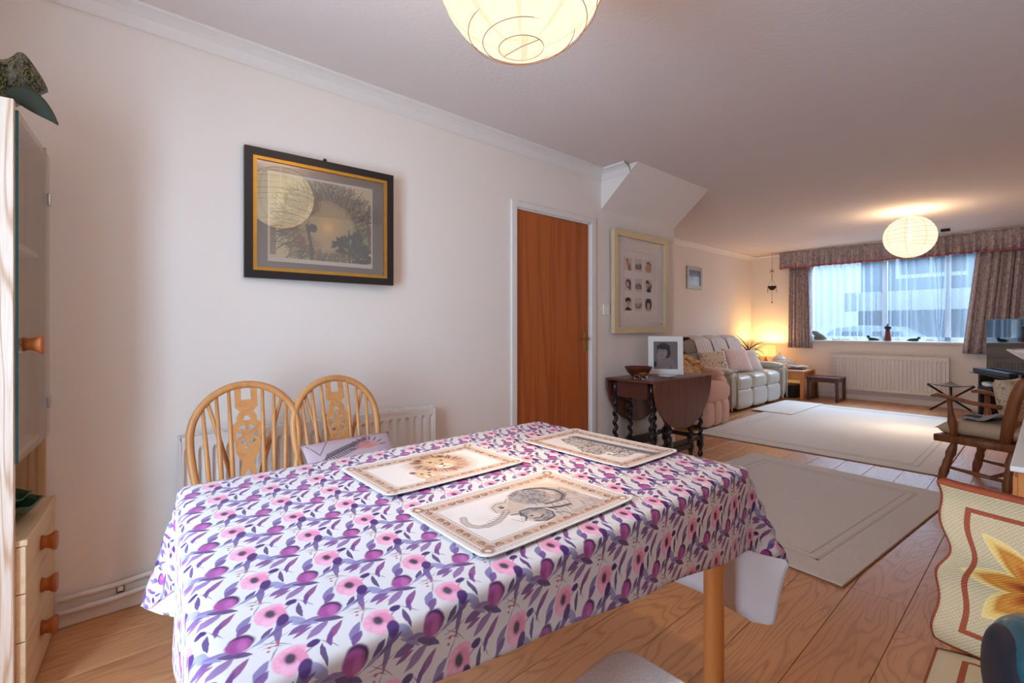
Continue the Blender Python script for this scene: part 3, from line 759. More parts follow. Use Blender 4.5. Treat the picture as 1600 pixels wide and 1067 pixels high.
# ---- framed print with lantern reflection
def frame_ring(W, H, w, d, mat, name, parent, z=0, bev=.004):
    me = cut([rrect(W, H, .0005, 1), rrect(W-2*w, H-2*w, .0005, 1)[::-1]], d); o = mk(name, me, mat, parent, bevel=bev); o.location.z = z; return o
def wall_frame(name, label, W, H, yc, zc, x, tilt=0):
    # local: x right (+y world), y up, z out of the wall (+x world)
    t = bpy.data.objects.new(name, None); COL.objects.link(t); tag(t, label, 'picture')
    t.matrix_world = Matrix.Translation((x, yc, zc)) @ Matrix.Rotation(tilt, 4, 'Z') @ Matrix(((0, 0, 1, 0), (1, 0, 0, 0), (0, 1, 0, 0), (0, 0, 0, 1)))
    return t
pf = wall_frame('framed_print', 'black and gold framed print of a ring of grasses around a pale sun', .725, .608, .861, 1.667, XL+.036, -.056)
frame_ring(.725, .608, .036, .026, plain('black_frame', C(34, 28, 28), .35, nz=.1), 'frame', pf, 0)
frame_ring(.655, .538, .017, .022, M['gold'], 'gilt_slip', pf, -.001, .002)
box(-.32, .32, -.262, .262, -.011, -.008).build('mount', plain('taupe_mount', C(104, 90, 82), .85), pf)
def nest():
    c = Canvas(.512, .43, 230, (196, 172, 130)); n = c.noise(9, 8, 2); n2 = c.noise(40, 34, 3)
    c.blend(np.clip(n*1.2-.3, 0, 1)*.6, (156, 136, 84))
    rr = random.Random(2); cx, cy = .54, .45
    R = np.hypot((c.X-cx)/1.05, (c.Y-cy)/1.2)
    c.blend((R < .36)*.55, (150, 122, 82))
    for k in range(1700):
        a = rr.uniform(0, 2*PI); r0 = rr.uniform(.22, .42); r1 = r0+rr.uniform(.04, .12)
        p = lambda r, q: (cx+r*math.cos(q)*1.05, cy+r*math.sin(q)*1.2)
        x0, y0 = p(r0, a); x1, y1 = p(r1, a+rr.uniform(-.16, .16))
        c2 = rr.choice([(52, 40, 26), (92, 88, 46), (72, 58, 36), (124, 116, 66), (40, 30, 26)])
        m = 4; i0, i1 = sorted((int(x0*c.nx), int(x1*c.nx))); ax0, ax1 = max(0, i0-m), min(c.nx, i1+m); j0, j1 = sorted((int(y0*c.ny), int(y1*c.ny))); ay0, ay1 = max(0, j0-m), min(c.ny, j1+m)
        if ax1 <= ax0 or ay1 <= ay0: continue
        X = c.X[ay0:ay1, ax0:ax1]; Y = c.Y[ay0:ay1, ax0:ax1]; dx, dy = x1-x0, (y1-y0)*c.asp; px = X-x0; py = (Y-y0)*c.asp
        t_ = np.clip((px*dx+py*dy)/(dx*dx+dy*dy+1e-9), 0, 1); d = np.hypot(px-t_*dx, py-t_*dy); mk_ = np.clip(1.5-d/.0032, 0, 1)[..., None]*.8
        c.I[ay0:ay1, ax0:ax1] = c.I[ay0:ay1, ax0:ax1]*(1-mk_)+N3(*c2)*mk_
    c.blend((R < .30)*np.clip((np.sin(R*300+n2*9)+1)/2, 0, 1)*.55, (96, 76, 48)); c.blend((R < .26)*.35, (190, 160, 108))
    c.blend(((R < .34) & (R > .17) & (c.X < cx-.06))*np.clip(n2*2-.5, 0, 1)*.75, (104, 44, 28))
    c.blend(np.clip(1.2-R/.14, 0, 1)*.9, (206, 156, 80)); c.blend(np.clip(1.2-R/.06, 0, 1)*.7, (226, 184, 116))
    c.rect(0, .07, .08, .40, (60, 36, 36), .7)
    T = (26, 40, 46)
    c.line([(.385, .02), (.39, .16), (.37, .30), (.345, .44)], .015, T, .95); c.ellipse(.40, .42, .04, .05, T, .95, 30); c.line([(.36, .36), (.40, .42)], .006, T, .9)
    c.line([(.76, .02), (.755, .2), (.75, .44)], .008, T, .9)
    rl = random.Random(9)
    for x, y in ((.62, .27), (.67, .20), (.70, .26), (.80, .28), (.86, .33), (.83, .22), (.90, .25), (.88, .16), (.93, .19), (.79, .36), (.84, .40), (.77, .17), (.84, .09), (.92, .08), (.97, .12), (.72, .33), (.66, .31)):
        a = rl.uniform(0, 360)
        for q in (0, 55): c.ellipse(x+.012*math.cos(q), y+.012*math.sin(q), .055, .026, T if rl.random() < .7 else (34, 58, 58), .95, a+q, .25)
    c.line([(.97, .3), (.95, .55), (.965, .78)], .014, (54, 44, 44), .85)
    c.I = np.clip(c.I*1.25, 0, 1)
    e = (216, 196, 182)
    c.rect(0, 1, 0, .045, e); c.rect(0, .018, 0, 1, e); c.rect(.985, 1, 0, 1, e); c.rect(0, 1, .972, 1, e)
    return c
o = mk('print', nest().mesh(), M['print'], pf); o.location = (-.006, -.004, -.0065)
gp = box(-.315, .315, -.256, .256, .0, .002).build('glass', [M['thinglass'], M['picglass']], pf)
gp.data.polygons[1].material_index = 1          # only the room side mirrors
MB().lathe([(.004, 0), (.004, .012), (.009, .014), (.009, .02), (.003, .024)], 10, (.0, .313, -.02)).build('hook', M['black'], pf, True)

# ---- photo collage frame
pg = wall_frame('photo_collage', 'tall champagne framed collage of nine small family photographs', .845, .885, 3.672, 1.526, XL+.03)
frame_ring(.845, .885, .052, .036, M['champagne'], 'frame', pg, .006, .01)
box(-.38, .38, -.40, .40, -.014, -.010).build('backing', plain('cream_board', C(240, 232, 228), .85, nz=.02), pg)
frame_ring(.75, .79, .115, .005, plain('cream_mount', C(238, 228, 224), .85, nz=.02), 'mount', pg, -.006, .001)
def photo(kind, seed):
    c = Canvas(.115, .115, 36, (226, 212, 204)); r = random.Random(seed)
    if kind == 0:
        c.ellipse(.4, .65, .2, .22, (214, 158, 138)); c.ellipse(.6, .35, .24, .25, (208, 150, 132)); c.ellipse(.66, .2, .2, .2, (190, 124, 110)); c.ellipse(.38, .8, .15, .12, (160, 104, 92), .7)
    elif kind == 1:
        for k in range(6): c.ellipse(.15+.14*k, .45+r.uniform(-.1, .1), .06, .22, r.choice([(90, 80, 88), (150, 120, 110), (190, 150, 130)]), .9, r.uniform(-20, 20)); 
        c.ellipse(.5, .25, .4, .08, (120, 108, 112), .7)
    elif kind == 2:
        c.ellipse(.5, .35, .42, .3, (214, 160, 142)); c.ellipse(.5, .7, .25, .16, (216, 166, 146)); c.line([(.3, .75), (.5, .85), (.85, .62)], .05, (84, 68, 66), .9)
    elif kind == 3:
        c.ellipse(.5, .55, .36, .34, (84, 76, 84)); c.ellipse(.42, .5, .2, .22, (216, 170, 152)); c.ellipse(.7, .25, .14, .2, (120, 100, 104))
    elif kind == 4:
        c.ellipse(.35, .8, .2, .16, (70, 62, 74)); c.ellipse(.6, .5, .36, .3, (110, 104, 118)); c.ellipse(.4, .55, .16, .18, (214, 170, 152)); c.ellipse(.55, .15, .3, .15, (60, 56, 72)); c.ellipse(.7, .62, .13, .14, (206, 160, 144))
    elif kind == 5:
        c.ellipse(.5, .75, .34, .24, (46, 42, 52)); c.ellipse(.52, .52, .22, .26, (216, 170, 150)); c.poly([(.05, 0), (.3, .28), (.7, .2), (1, 0)], (62, 64, 74)); c.ellipse(.4, .82, .3, .12, (46, 42, 52))
    else:
        c.ellipse(.5, .55, .46, .5, (84, 74, 86)); c.ellipse(.5, .42, .2, .3, (218, 172, 156)); c.ellipse(.5, .78, .3, .14, (74, 66, 78)); c.ellipse(.5, .03, .3, .12, (210, 170, 160))
    return c
kinds = [0, 1, 2, 3, 1, 4, 5, 1, 6]; pz = [1.69, 1.512, 1.34]
for k in range(9):
    o = mk('photograph', photo(kinds[k], k).mesh(), M['print'], pg); o.location = ((3.49, 3.645, 3.805)[k % 3]-3.672, pz[k//3]-1.526, -.0085)
box(-.37, .37, -.39, .39, .0, .002).build('glass', M['thinglass'], pg)
MB().lathe([(.004, 0), (.006, .002), (.004, .004)], 8, (.33, -.36, .003)).build('pin', M['black'], pg)

# small picture on the far left wall
ps = wall_frame('small_seascape', 'small silver framed blue seascape on the far wall above the sofa', .46, .34, 6.87, 1.894, XF+.014)
frame_ring(.46, .34, .055, .02, plain('silver_frame', C(196, 190, 180), .4, .4), 'frame', ps, 0)
c = Canvas(.36, .24, 40, (196, 206, 224)); c.rect(0, 1, .62, 1, (140, 158, 200)); c.rect(0, 1, 0, .3, (220, 222, 226)); c.rect(.45, .5, .1, .75, (236, 240, 246)); c.rect(.62, .68, .1, .7, (236, 240, 246))
o = mk('print', c.mesh(), M['print'], ps); o.location.z = -.003
box(-.18, .18, -.12, .12, .002, .004).build('glass', M['glass'], ps)

# ---- light switch
sw = thing('light_switch', 'white square light switch beside the door', 'switch', (XL, 3.205, 1.283))
box(0, .009, -.043, .043, -.043, .043).build('plate', M['white'], sw, bevel=.003); box(.009, .014, -.006, .006, -.011, .011).build('rocker', M['white'], sw, bevel=.002)

# ---- paper lanterns
def paper_mat():
    t = NT('rice_paper'); t.n.remove(t.b); co = t.coord()
    fib = t.noise(t.mapping(co, sc=(1, 1, 3)), 14, 4, .6)
    s = t.new('ShaderNodeSeparateXYZ'); t.link(co, s.inputs[0])
    ang = t.math('ARCTAN2', s.outputs[1], s.outputs[0])
    seam = t.math('GREATER_THAN', t.math('COSINE', t.math('MULTIPLY', ang, 8)), .93)
    c = t.mix(fib, (1, .80, .55, 1), (1, .88, .68, 1)); c = t.mix(t.math('MULTIPLY', seam, .5), c, (.92, .58, .32, 1))
    em = t.new('ShaderNodeEmission'); t.link(c, em.inputs[0]); em.inputs[1].default_value = .96
    tr = t.new('ShaderNodeBsdfTransparent'); tr.inputs[0].default_value = (1, .9, .75, 1)
    mx = t.new('ShaderNodeMixShader'); mx.inputs[0].default_value = .88
    t.link(tr.outputs[0], mx.inputs[1]); t.link(em.outputs[0], mx.inputs[2]); t.link(mx.outputs[0], t.out.inputs[0]); return t.m
M['paper'] = paper_mat(); M['rib'] = plain('bamboo_rib', C(150, 96, 48), .6)
def lantern(label, loc, R=.235, power=140):
    t = thing('paper_lantern', label, 'ceiling lamp', loc, group='round paper lanterns on the ceiling')
    zt = math.asin(.062/R)
    prof = []
    for k in range(45):
        b = -PI/2+zt+(PI-2*zt)*k/44; q = abs(((k/44*13) % 1)-.5)*2
        rr = R*(1-.012*(1-q)**1.0); prof.append((rr*math.cos(b), rr*.97*math.sin(b)))
    MB().lathe(prof, 48, (0, 0, 0), cap=False).build('shade', M['paper'], t, True)
    for k in range(14):
        b = -PI/2+zt+(PI-2*zt)*k/13; rr = R*1.003
        MB().tube([(rr*math.cos(b)*math.cos(2*PI*i/40), rr*math.cos(b)*math.sin(2*PI*i/40), rr*.97*math.sin(b)+.010*math.sin(2*PI*i/40+k)*math.cos(b)) for i in range(40)], .0011, 5, True).build('rib', M['rib'], t, True)
    hz = R*.97*math.cos(zt)
    MB().tube([(-.062, -.01, -hz), (0, 0, -hz+.004), (.062, .01, -hz)], .0012, 5).build('wire', M['rib'], t)
    MB().tube([(0, 0, .05), (0, 0, ZC-loc[2]-.03)], .004, 8).build('cord', M['white'], t)
    MB().lathe([(.0, -.03), (.03, -.03), (.045, -.012), (.048, 0)], 20, (0, 0, ZC-loc[2])).build('ceiling_rose', M['white'], t, True)
    MB().lathe([(.0, -.06), (.02, -.055), (.03, -.03), (.027, 0), (.016, .03), (.015, .06), (0, .06)], 16).build('bulb', bulbmat, t, True)
    l = bpy.data.lights.new('lantern_bulb', 'POINT'); l.energy = power; l.color = (1, .74, .50); l.shadow_soft_size = .05
    o = bpy.data.objects.new('lantern_bulb', l); COL.objects.link(o); o.parent = t; o.location = (0, 0, 0); o.visible_camera = False; o.visible_glossy = False
    return t
tm = NT('bulb_glow'); tm.n.remove(tm.b); em = tm.new('ShaderNodeEmission'); em.inputs[0].default_value = (1, .9, .7, 1); em.inputs[1].default_value = 2.5; tm.link(em.outputs[0], tm.out.inputs[0]); bulbmat = tm.m
lantern('round white paper lantern hanging above the dining table', (-.962, .876, 2.122), power=105)
lantern('round white paper lantern hanging in front of the window', (-1.02, 6.71, 2.13), power=210)

# ---- pine glass-door cabinet in the corner (origin at its wall end, front along local +x, facing +y)
cb = thing('glass_cabinet', 'tall limed pine corner cabinet with glass door above three drawers', 'cabinet', (-2.443, -.126, 0), -.082)
CW = .455; CD = .36
box(CW-.0, CW+.024, -CD, -.022, 0, 1.79).build('side_panel', M['pine'], cb, bevel=.002)
box(-.0, .02, -CD, -.022, 0, 1.79).build('side_panel', M['pineback'], cb, bevel=.002)
box(.02, CW, -CD, -CD+.012, 0, 1.77).build('back_panel', M['pineback'], cb)
box(.02, CW, -CD+.012, -.03, 1.77, 1.79).build('top_panel', M['pine'], cb)
for z in (.725, 1.05, 1.38): box(.02, CW, -CD+.012, -.04, z, z+.018).build('shelf', M['pinefront'], cb)
wt = box(-.004, CW+.006, -CD+.012, .004, .488, .506).build('counter', M['pinefront'], cb, bevel=.003)
for k in range(4):
    z1 = .486-.141*k; z0 = max(z1-.138, .015)
    if z1-z0 < .03: continue
    d = box(.0, CW+.004, -.022, 0, z0, z1).build('drawer', M['pinefront'], cb, bevel=.002)
    if k < 3:
        kb = MB().lathe([(.024, 0), (.020, .010), (.024, .022), (.031, .030), (.031, .036), (.027, .039), (0, .039)], 24, (.24, 0, (z0+z1)/2), Matrix.Rotation(-PI/2, 4, 'X'))
        kb.build('knob', M['knob'], d, True)
gd = box(.008, CW+.018, -.019, -.013, .735, 1.76).build('glass_door', M['cabglass'], cb)
box(CW+.018, CW+.0195, -.0195, -.0125, .735, 1.76).build('glass_edge', M['glassedge'], gd)
for z in (.86, 1.60): box(.006, .028, -.024, -.008, z-.022, z+.022).build('hinge', M['chrome'], gd, bevel=.003)
MB().lathe([(.022, 0), (.018, .012), (.022, .028), (.030, .036), (.030, .042), (.026, .045), (0, .045)], 24, (CW-.045, -.013, 1.08), Matrix.Rotation(-PI/2, 4, 'X')).build('knob', M['knob'], gd, True)
def cab(x, y, z):                      # cabinet-local to world
    a = -.082; return (-2.443+x*math.cos(a)-y*math.sin(a), -.126+x*math.sin(a)+y*math.cos(a), z)
i = 0
for z, hh in ((1.068, .15), (1.398, .13)):
    for x in (.08, .17, .26, .35):
        g = MB().lathe([(.028, 0), (.028, .003), (.004, .008), (.004, hh*.5), (.022, hh*.56), (.034, hh*.72), (.031, hh), (.030, hh), (.032, hh*.73), (.02, hh*.585), (0, hh*.56)], 18)
        o = g.build('wine_glass', M['stemglass'], None, True, loc=cab(x, -.14-.05*(i % 2), z))
        tag(o, ('stemmed glass on the %s cabinet shelf, %s' % (('middle', 'top')[z > 1.2], ('nearest the wall', 'second from the wall', 'third from the wall', 'farthest from the wall')[i % 4])), 'glass', ['glasses on the middle cabinet shelf', 'glasses on the top cabinet shelf'][z > 1.2]); i += 1
# leaf dishes on the counter
def leafdish(label, loc, s):
    P = []
    for i in range(9):
        r = i/8; row = []
        for j in range(29):
            a = 2*PI*j/28; rr = r*(1+.10*math.cos(3*a)); row.append((rr*.085*s*math.cos(a), rr*.07*s*math.sin(a), .004+.05*s*r**2.2+.006*math.sin(5*a)*r))
        P.append(row)
    o = MB().grid(P).build('leaf_dish', M['greendish'], None, True, solid=.005, loc=loc); tag(o, label, 'dish', 'green leaf dishes in the cabinet niche')
leafdish('larger green glazed leaf dish in the cabinet niche', cab(.27, -.075, .5085), 1.15)
leafdish('smaller green glazed leaf dish stacked in the larger one', tuple(np.array(cab(.26, -.085, .5085))+np.array((0, 0, .034))), .9)
# wavy dark marbled vessel on top of the cabinet
t = NT('marbled_green_glass'); co = t.coord(); n = t.noise(co, 38, 5, .7, 2.5)
t.set(t.ramp(n, [(.3, C(18, 22, 18)), (.47, C(40, 50, 36)), (.52, C(150, 140, 96)), (.56, C(34, 44, 34)), (.75, C(16, 20, 18))]), .12, 0, .6); M['marble'] = t.m
vs_ = thing('wavy_vessel', 'dark marbled green handkerchief vessel on top of the cabinet', 'ornament', cab(.375, -.10, 1.79))
P = []
for i in range(15):
    r = i/14; row = []
    for j in range(61):
        a = 2*PI*j/60; wv = math.sin(4*a+.6)
        rad = .03+.085*r**.8*(1+.22*wv*r); row.append((rad*math.cos(a), rad*math.sin(a), .003+.125*r**1.5*(1-.28*wv*r)))
    P.append(row)
MB().grid(P).build('vessel_wall', M['marble'], vs_, True, solid=.006)
P = []
for i in range(13):
    q = i/12; row = []
    for j in range(9):
        w = -1+j/4; hw = .035*math.sin(PI*min(1, q*.96+.04))**.8
        row.append((.05+.02*q+w*hw*.3, .045+.115*q+w*hw*.25, .03+.012*math.sin(q*3)-.07*q**1.4+w*hw*.75+.008*w*w))
    P.append(row)
MB().grid(P).build('leaf', plain('dark_leaf_glaze', C(56, 58, 46), .75, 0, .2, nz=.2), vs_, True, solid=.004)

# ================================================================== GATELEG TABLE AND WHAT STANDS ON IT
gt = thing('gateleg_table', 'dark gateleg drop-leaf table with barley twist legs, by the wall end', 'table', (-2.2, 3.61, 0))
ZG = .72
box(-.21, .21, -.45, .45, ZG-.02, ZG).build('top', M['mahog'], gt, bevel=.005)
def leaf_shape(n=28):
    return [(-.45, 0)]+[(-.45*math.cos(PI*k/n), -.40*math.sin(PI*k/n)**.95-.004) for k in range(1, n)]+[(.45, 0)]
for s in (-1, 1):
    me = cut([leaf_shape()], .016, .002); o = mk('leaf', me, M['mahog'], gt)
    o.matrix_local = Matrix(((0, 0, s, s*.222), (1 if s > 0 else -1, 0, 0, 0), (0, 1, 0, ZG-.006), (0, 0, 0, 1)))
MB().box(-.18, -.155, -.40, .38, .57, .70).box(.155, .18, -.40, .38, .57, .70).box(-.17, .17, -.41, -.385, .57, .70).box(-.17, .17, .36, .385, .57, .70).build('apron', M['mahog2'], gt)
def twist(mb, x, y, z0, z1, r=.0165, amp=.0085, pitch=.075):
    n = int((z1-z0)/.007); P = []
    for k in range(n+1):
        z = z0+(z1-z0)*k/n; e = min(1, min(k, n-k)/4); a = 2*PI*z/pitch
        P.append((x+amp*e*math.cos(a), y+amp*e*math.sin(a), z))
    return mb.tube(P, r, 10)
def twist_leg(x, y, name='leg', top=.70):
    m = MB(); m.box(x-.022, x+.022, y-.022, y+.022, .57, top).box(x-.022, x+.022, y-.022, y+.022, .09, .20)
    twist(m, x, y, .2, .57)
    m.lathe([(.012, 0), (.021, .012), (.023, .03), (.015, .05), (.013, .062), (.02, .075), (.02, .09)], 12, (x, y, 0))
    return m.build(name, M['twist'], gt, True)
for sx in (-1, 1):
    for y in (-.40, .37): twist_leg(sx*.17, y)
    twist_leg(sx*.185, -.17, 'gate_leg', .60); twist_leg(sx*.175, .19, 'gate_post', .62)
    box(sx*.18-.012, sx*.18+.012, -.17, .19, .585, .62).build('gate_rail', M['twist'], gt)
    box(sx*.18-.012, sx*.18+.012, -.17, .19, .11, .15).build('gate_rail', M['twist'], gt)
    box(sx*.17-.014, sx*.17+.014, -.40, .37, .155, .19).build('stretcher', M['twist'], gt)
for y in (-.40, .37): box(-.17, .17, y-.014, y+.014, .155, .19).build('stretcher', M['twist'], gt)
# wooden bowl
wb = thing('wooden_bowl', 'turned dark wooden bowl with a pale sapwood patch', 'bowl', (-2.235, 3.34, ZG))
MB().lathe([(.045, 0), (.05, .008), (.085, .04), (.112, .085), (.113, .09), (.105, .088), (.078, .045), (.03, .016), (0, .013)], 40).build('bowl_body', M['bowlwood'], wb, True)
P = [[((.0865+.0265*(z/.045))*math.cos(a)*1.006, (.0865+.0265*(z/.045))*math.sin(a)*1.006, .041+z*.75*(.3+.7*math.sin((i+.5)/9*PI))-.006) for z in (-.018, -.006, .01, .022)] for i, a in enumerate([-.95+.1*k for k in range(10)])]
MB().grid(P).build('sapwood', M['sap'], wb, True, solid=.0015)
# photo frame with portrait
fp = thing('standing_photograph', 'white standing photo frame with a black and white child portrait', 'photo frame', (-2.20, 3.70, ZG+.004))
fr = bpy.data.objects.new('frame_tilt', None)
bpy.data.objects.remove(fr)
mt = Matrix.Rotation(.62, 4, 'Z') @ Matrix.Rotation(math.radians(90-7), 4, 'X')
def fput(o, z=0, y=.165): o.matrix_local = Matrix.Translation((0, 0, .002)) @ mt @ Matrix.Translation((0, y, z)); return o
fput(mk('frame', cut([rrect(.29, .33, .003, 2), rrect(.20, .24, .001, 1)[::-1]], .016), M['white'], fp, bevel=.003))
fput(box(-.142, .142, -.162, .162, -.004, 0).build('backing', M['black'], fp), -.006)
c = Canvas(.205, .245, 70, (128, 114, 112)); n = c.noise(8, 8, 3)
c.blend(n*.35, (96, 84, 84)); c.poly([(.12, 0), (.18, .3), (.34, .42), (.62, .44), (.84, .34), (.98, 0)], (138, 122, 122), .95)
c.ellipse(.42, .70, .26, .24, (50, 44, 46), 1, 0, .2); c.ellipse(.55, .60, .16, .2, (50, 44, 46), 1, 0, .2)
c.ellipse(.38, .60, .19, .2, (154, 138, 134), 1, 10, .2); c.ellipse(.42, .80, .26, .1, (58, 50, 52), 1, 0, .4)
c.ellipse(.30, .64, .035, .018, (60, 52, 54), .9); c.ellipse(.43, .64, .035, .018, (60, 52, 54), .9); c.ellipse(.34, .56, .02, .04, (134, 118, 114), .8); c.line([(.30, .50), (.36, .475), (.43, .50)], .012, (96, 78, 78), .9)
c.ellipse(.24, .42, .09, .14, (150, 134, 130), .95, 20, .2); c.ellipse(.08, .18, .06, .1, (40, 32, 36), .9); c.line([(.72, .02), (.68, .14)], .02, (80, 70, 72), .8)
fput(mk('portrait', c.mesh(), M['print'], fp), -.0005)
fput(box(-.1, .1, -.12, .12, 0, .0015).build('glass', M['thinglass'], fp), .003)
o = box(-.03, .03, -.14, .0, -.003, .003).build('strut', M['black'], fp); o.matrix_local = Matrix.Rotation(.62, 4, 'Z') @ Matrix.Translation((0, .085, .002)) @ Matrix.Rotation(math.radians(90+24), 4, 'X') @ Matrix.Translation((0, .15, 0))
# dish and spectacles
dp = MB().lathe([(.04, 0), (.045, .004), (.075, .016), (.078, .022), (.073, .021), (.04, .008), (0, .007)], 36).build('trinket_dish', M['ceramic'], None, True, loc=(-2.075, 3.52, ZG+.0005)); tag(dp, 'shallow white dish beside the wooden bowl', 'dish')
kg = thing('spectacles', 'folded silver spectacles in front of the wooden bowl', 'spectacles', (-2.13, 3.215, ZG), .3)
for s in (-1, 1):
    MB().tube([(s*.03+.022*math.cos(2*PI*k/20), .0, .018+.016*math.sin(2*PI*k/20)) for k in range(20)], .0013, 6, True).build('rim', M['chrome'], kg, True)
    MB().tube([(s*.052, 0, .022), (s*.052, .01, .012), (-s*.04, .02, .004)], .0012, 6).build('temple', M['chrome'], kg, True)
MB().tube([(-.009, 0, .02), (0, 0, .024), (.009, 0, .02)], .0012, 6).build('bridge', M['chrome'], kg, True)

# ================================================================== RUGS
def rug_mat():
    t = NT('wool_rug'); co = t.coord(); w = t.noise(t.mapping(co, sc=(6, 40, 1)), 3, 3); f = t.noise(co, 420, 2)
    t.set(t.mix(w, C(224, 216, 208), C(238, 231, 225)), .95, 0, .1); t.bump(t.math('ADD', w, f), .6, .004); return t.m
M['rug'] = rug_mat(); M['rugedge'] = plain('rug_binding', C(150, 112, 84), .9)
M['rugc'] = plain('rug_carving', C(212, 202, 194), .95, bump=.5, bscale=400)
def rug(name, label, A, ux, uy, w, h, th=.012, grp=None):
    a = math.atan2(ux[1], ux[0]); t = thing(name, label, 'rug', (A[0], A[1], 0), a, grp)
    box(.004, w-.004, .004, h-.004, .003, th).build('pile', M['rug'], t, bevel=.004)
    box(0, w, 0, h, .0005, th*.6).build('binding', M['rugedge'], t, bevel=.002)
    m = MB()
    for ins, wd in ((.16, .014), (.21, .008)):
        m.box(ins, w-ins, ins, ins+wd, th, th+.0018).box(ins, w-ins, h-ins-wd, h-ins, th, th+.0018).box(ins, ins+wd, ins, h-ins, th, th+.0018).box(w-ins-wd, w-ins, ins, h-ins, th, th+.0018)
    o = m.build('carved_border', M['rugc'], t); o['kind'] = 'stuff'
    return t
A = Vector((-.59, 2.42)); u1 = Vector((.094, .9956))
rug('hall_rug', 'smaller cream carved rug between the dining table and the large rug', (A.x, A.y), u1, None, 1.88, 1.34, .012, 'cream rugs')
big = rug('living_rug', 'large cream carved rug in front of the sofa', (-2.52, 4.795), Vector((1, 0)), None, 1.985, 3.15, .012, 'cream rugs')
mm = thing('corner_mat', 'small plain pale mat lying on the large rug by the sofa', 'mat', (-2.43, 7.30, .0145), .0)
box(-.25, .25, -.63, .63, 0, .008).build('pile', M['rug'], mm, bevel=.003)

# ================================================================== SOFA, RECLINER
sf = thing('leather_sofa', 'three seat pale grey leather recliner sofa under the small picture', 'sofa', (-3.165, 7.115, 0))
# local: front +x ; y -1..1
LE, LS = M['leather'], M['leather2']
box(-.40, .34, -.80, .80, .05, .26).build('base', LS, sf, bevel=.02)
for k in range(3):
    y = (-1+k)*.505
    MB().puff((.10, y, .375), (.72, .50, .24), .35, e2=.5).build('seat_cushion', LE, sf, True)
    MB().puff((.385, y, .165), (.13, .495, .27), .35, e2=.45).build('front_panel', LE, sf, True)
    m = MB(); R = Matrix.Rotation(math.radians(-12), 4, 'Y')
    m.puff((-.22, y, .62), (.24, .50, .36), .4, mtx=R, e2=.5); m.puff((-.26, y, .85), (.22, .50, .27), .4, mtx=R, e2=.6)
    m.build('back_cushion', LE, sf, True)
for s in (-1, 1):
    MB().puff((.02, s*.88, .29), (.86, .20, .50), .22, e2=.3).build('arm', LS, sf, True)
    MB().puff((.0, s*.88, .545), (.86, .225, .10), .3, e2=.7).build('arm_pad', LE, sf, True)
    MB().tube([(.455, s*.88-.085, .05), (.455, s*.88-.09, .5), (.452, s*.88-.06, .565), (.452, s*.88+.06, .565), (.455, s*.88+.09, .5), (.455, s*.88+.085, .05)], .011, 8).build('piping', LE, sf, True)
# striped throws over the back cushions
t = NT('striped_throw'); co = t.coord(); s_ = t.new('ShaderNodeSeparateXYZ'); t.link(co, s_.inputs[0])
st = t.math('SINE', t.math('MULTIPLY', s_.outputs[1], 170)); t.set(t.ramp(t.math('MULTIPLY_ADD', st, .5, .5), [(.3, C(228, 216, 208)), (.6, C(206, 190, 184)), (.85, C(190, 176, 178))]), .95, 0, .1)
t.bump(t.noise(co, 300, 2), .4, .003); M['throw'] = t.m
for k, lab in enumerate(('nearest', 'middle', 'farthest')):
    y = 7.115+(-1+k)*.505; P = []
    prof = [(-.41, .66), (-.415, .82), (-.405, .95), (-.34, 1.005), (-.25, 1.0), (-.165, .95), (-.13, .86), (-.10, .76), (-.085, .66), (-.08, .58)]
    for i, (a, b) in enumerate(prof): P.append([(-3.18+a+.006*math.sin(j*1.9+k), y-.235+.47*j/18+.008*math.sin(i*.7+k), b+.012*math.cos(j/18*PI*2+PI)*.6) for j in range(19)])
    o = MB().grid(P).build('sofa_throw', M['throw'], None, True, solid=.008); tag(o, f'striped cream throw over the {lab} sofa back cushion', 'throw', 'striped throws on the sofa backs')
# scatter cushions
def cushion(name, label, loc, rot, w, h, th, mat, grp='scatter cushions on the sofa', seed=0):
    o = MB().pillow(w, h, th, MX((0, 0, 0), (0, 0, 0)), 16, .004, seed).build(name, mat, None, True, merge=True, loc=loc, rot=rot); return tag(o, label, 'cushion', grp)
def spot_mat():
    t = NT('ditsy_print'); co = t.coord(); v = t.new('ShaderNodeTexVoronoi'); t.link(co, v.inputs['Vector']); v.inputs['Scale'].default_value = 34
    d = t.math('LESS_THAN', v.outputs['Distance'], .33); d2 = t.math('GREATER_THAN', t.noise(co, 6, 1), .46)
    t.set(t.mix(t.math('MULTIPLY', d, d2), C(230, 216, 200), C(118, 92, 112)), .9, 0, .1); return t.m
def stripe_mat():
    t = NT('pink_marble_print'); co = t.coord(); n = t.noise(t.mapping(co, sc=(3, 9, 3)), 2, 4, .6, 1.5); t.set(t.ramp(n, [(.35, C(240, 228, 228)), (.55, C(232, 208, 208)), (.66, C(242, 236, 238))]), .85, 0, .15); return t.m
ry = math.radians
cushion('scatter_cushion', 'cream cushion with a small purple flower print', (-3.08, 6.42, .64), (ry(8), ry(58), ry(-38)), .37, .38, .12, spot_mat(), seed=1)
cushion('scatter_cushion', 'pale pink patterned cushion propped at the middle seat', (-3.02, 7.02, .655), (ry(0), ry(56), ry(-36)), .40, .38, .13, stripe_mat(), seed=2)
cushion('scatter_cushion', 'white cushion leaning by the far sofa arm', (-3.02, 7.36, .63), (ry(10), ry(56), ry(-34)), .37, .38, .13, plain('white_cushion', C(238, 230, 232), .85, nz=.04, nscale=8), seed=3)
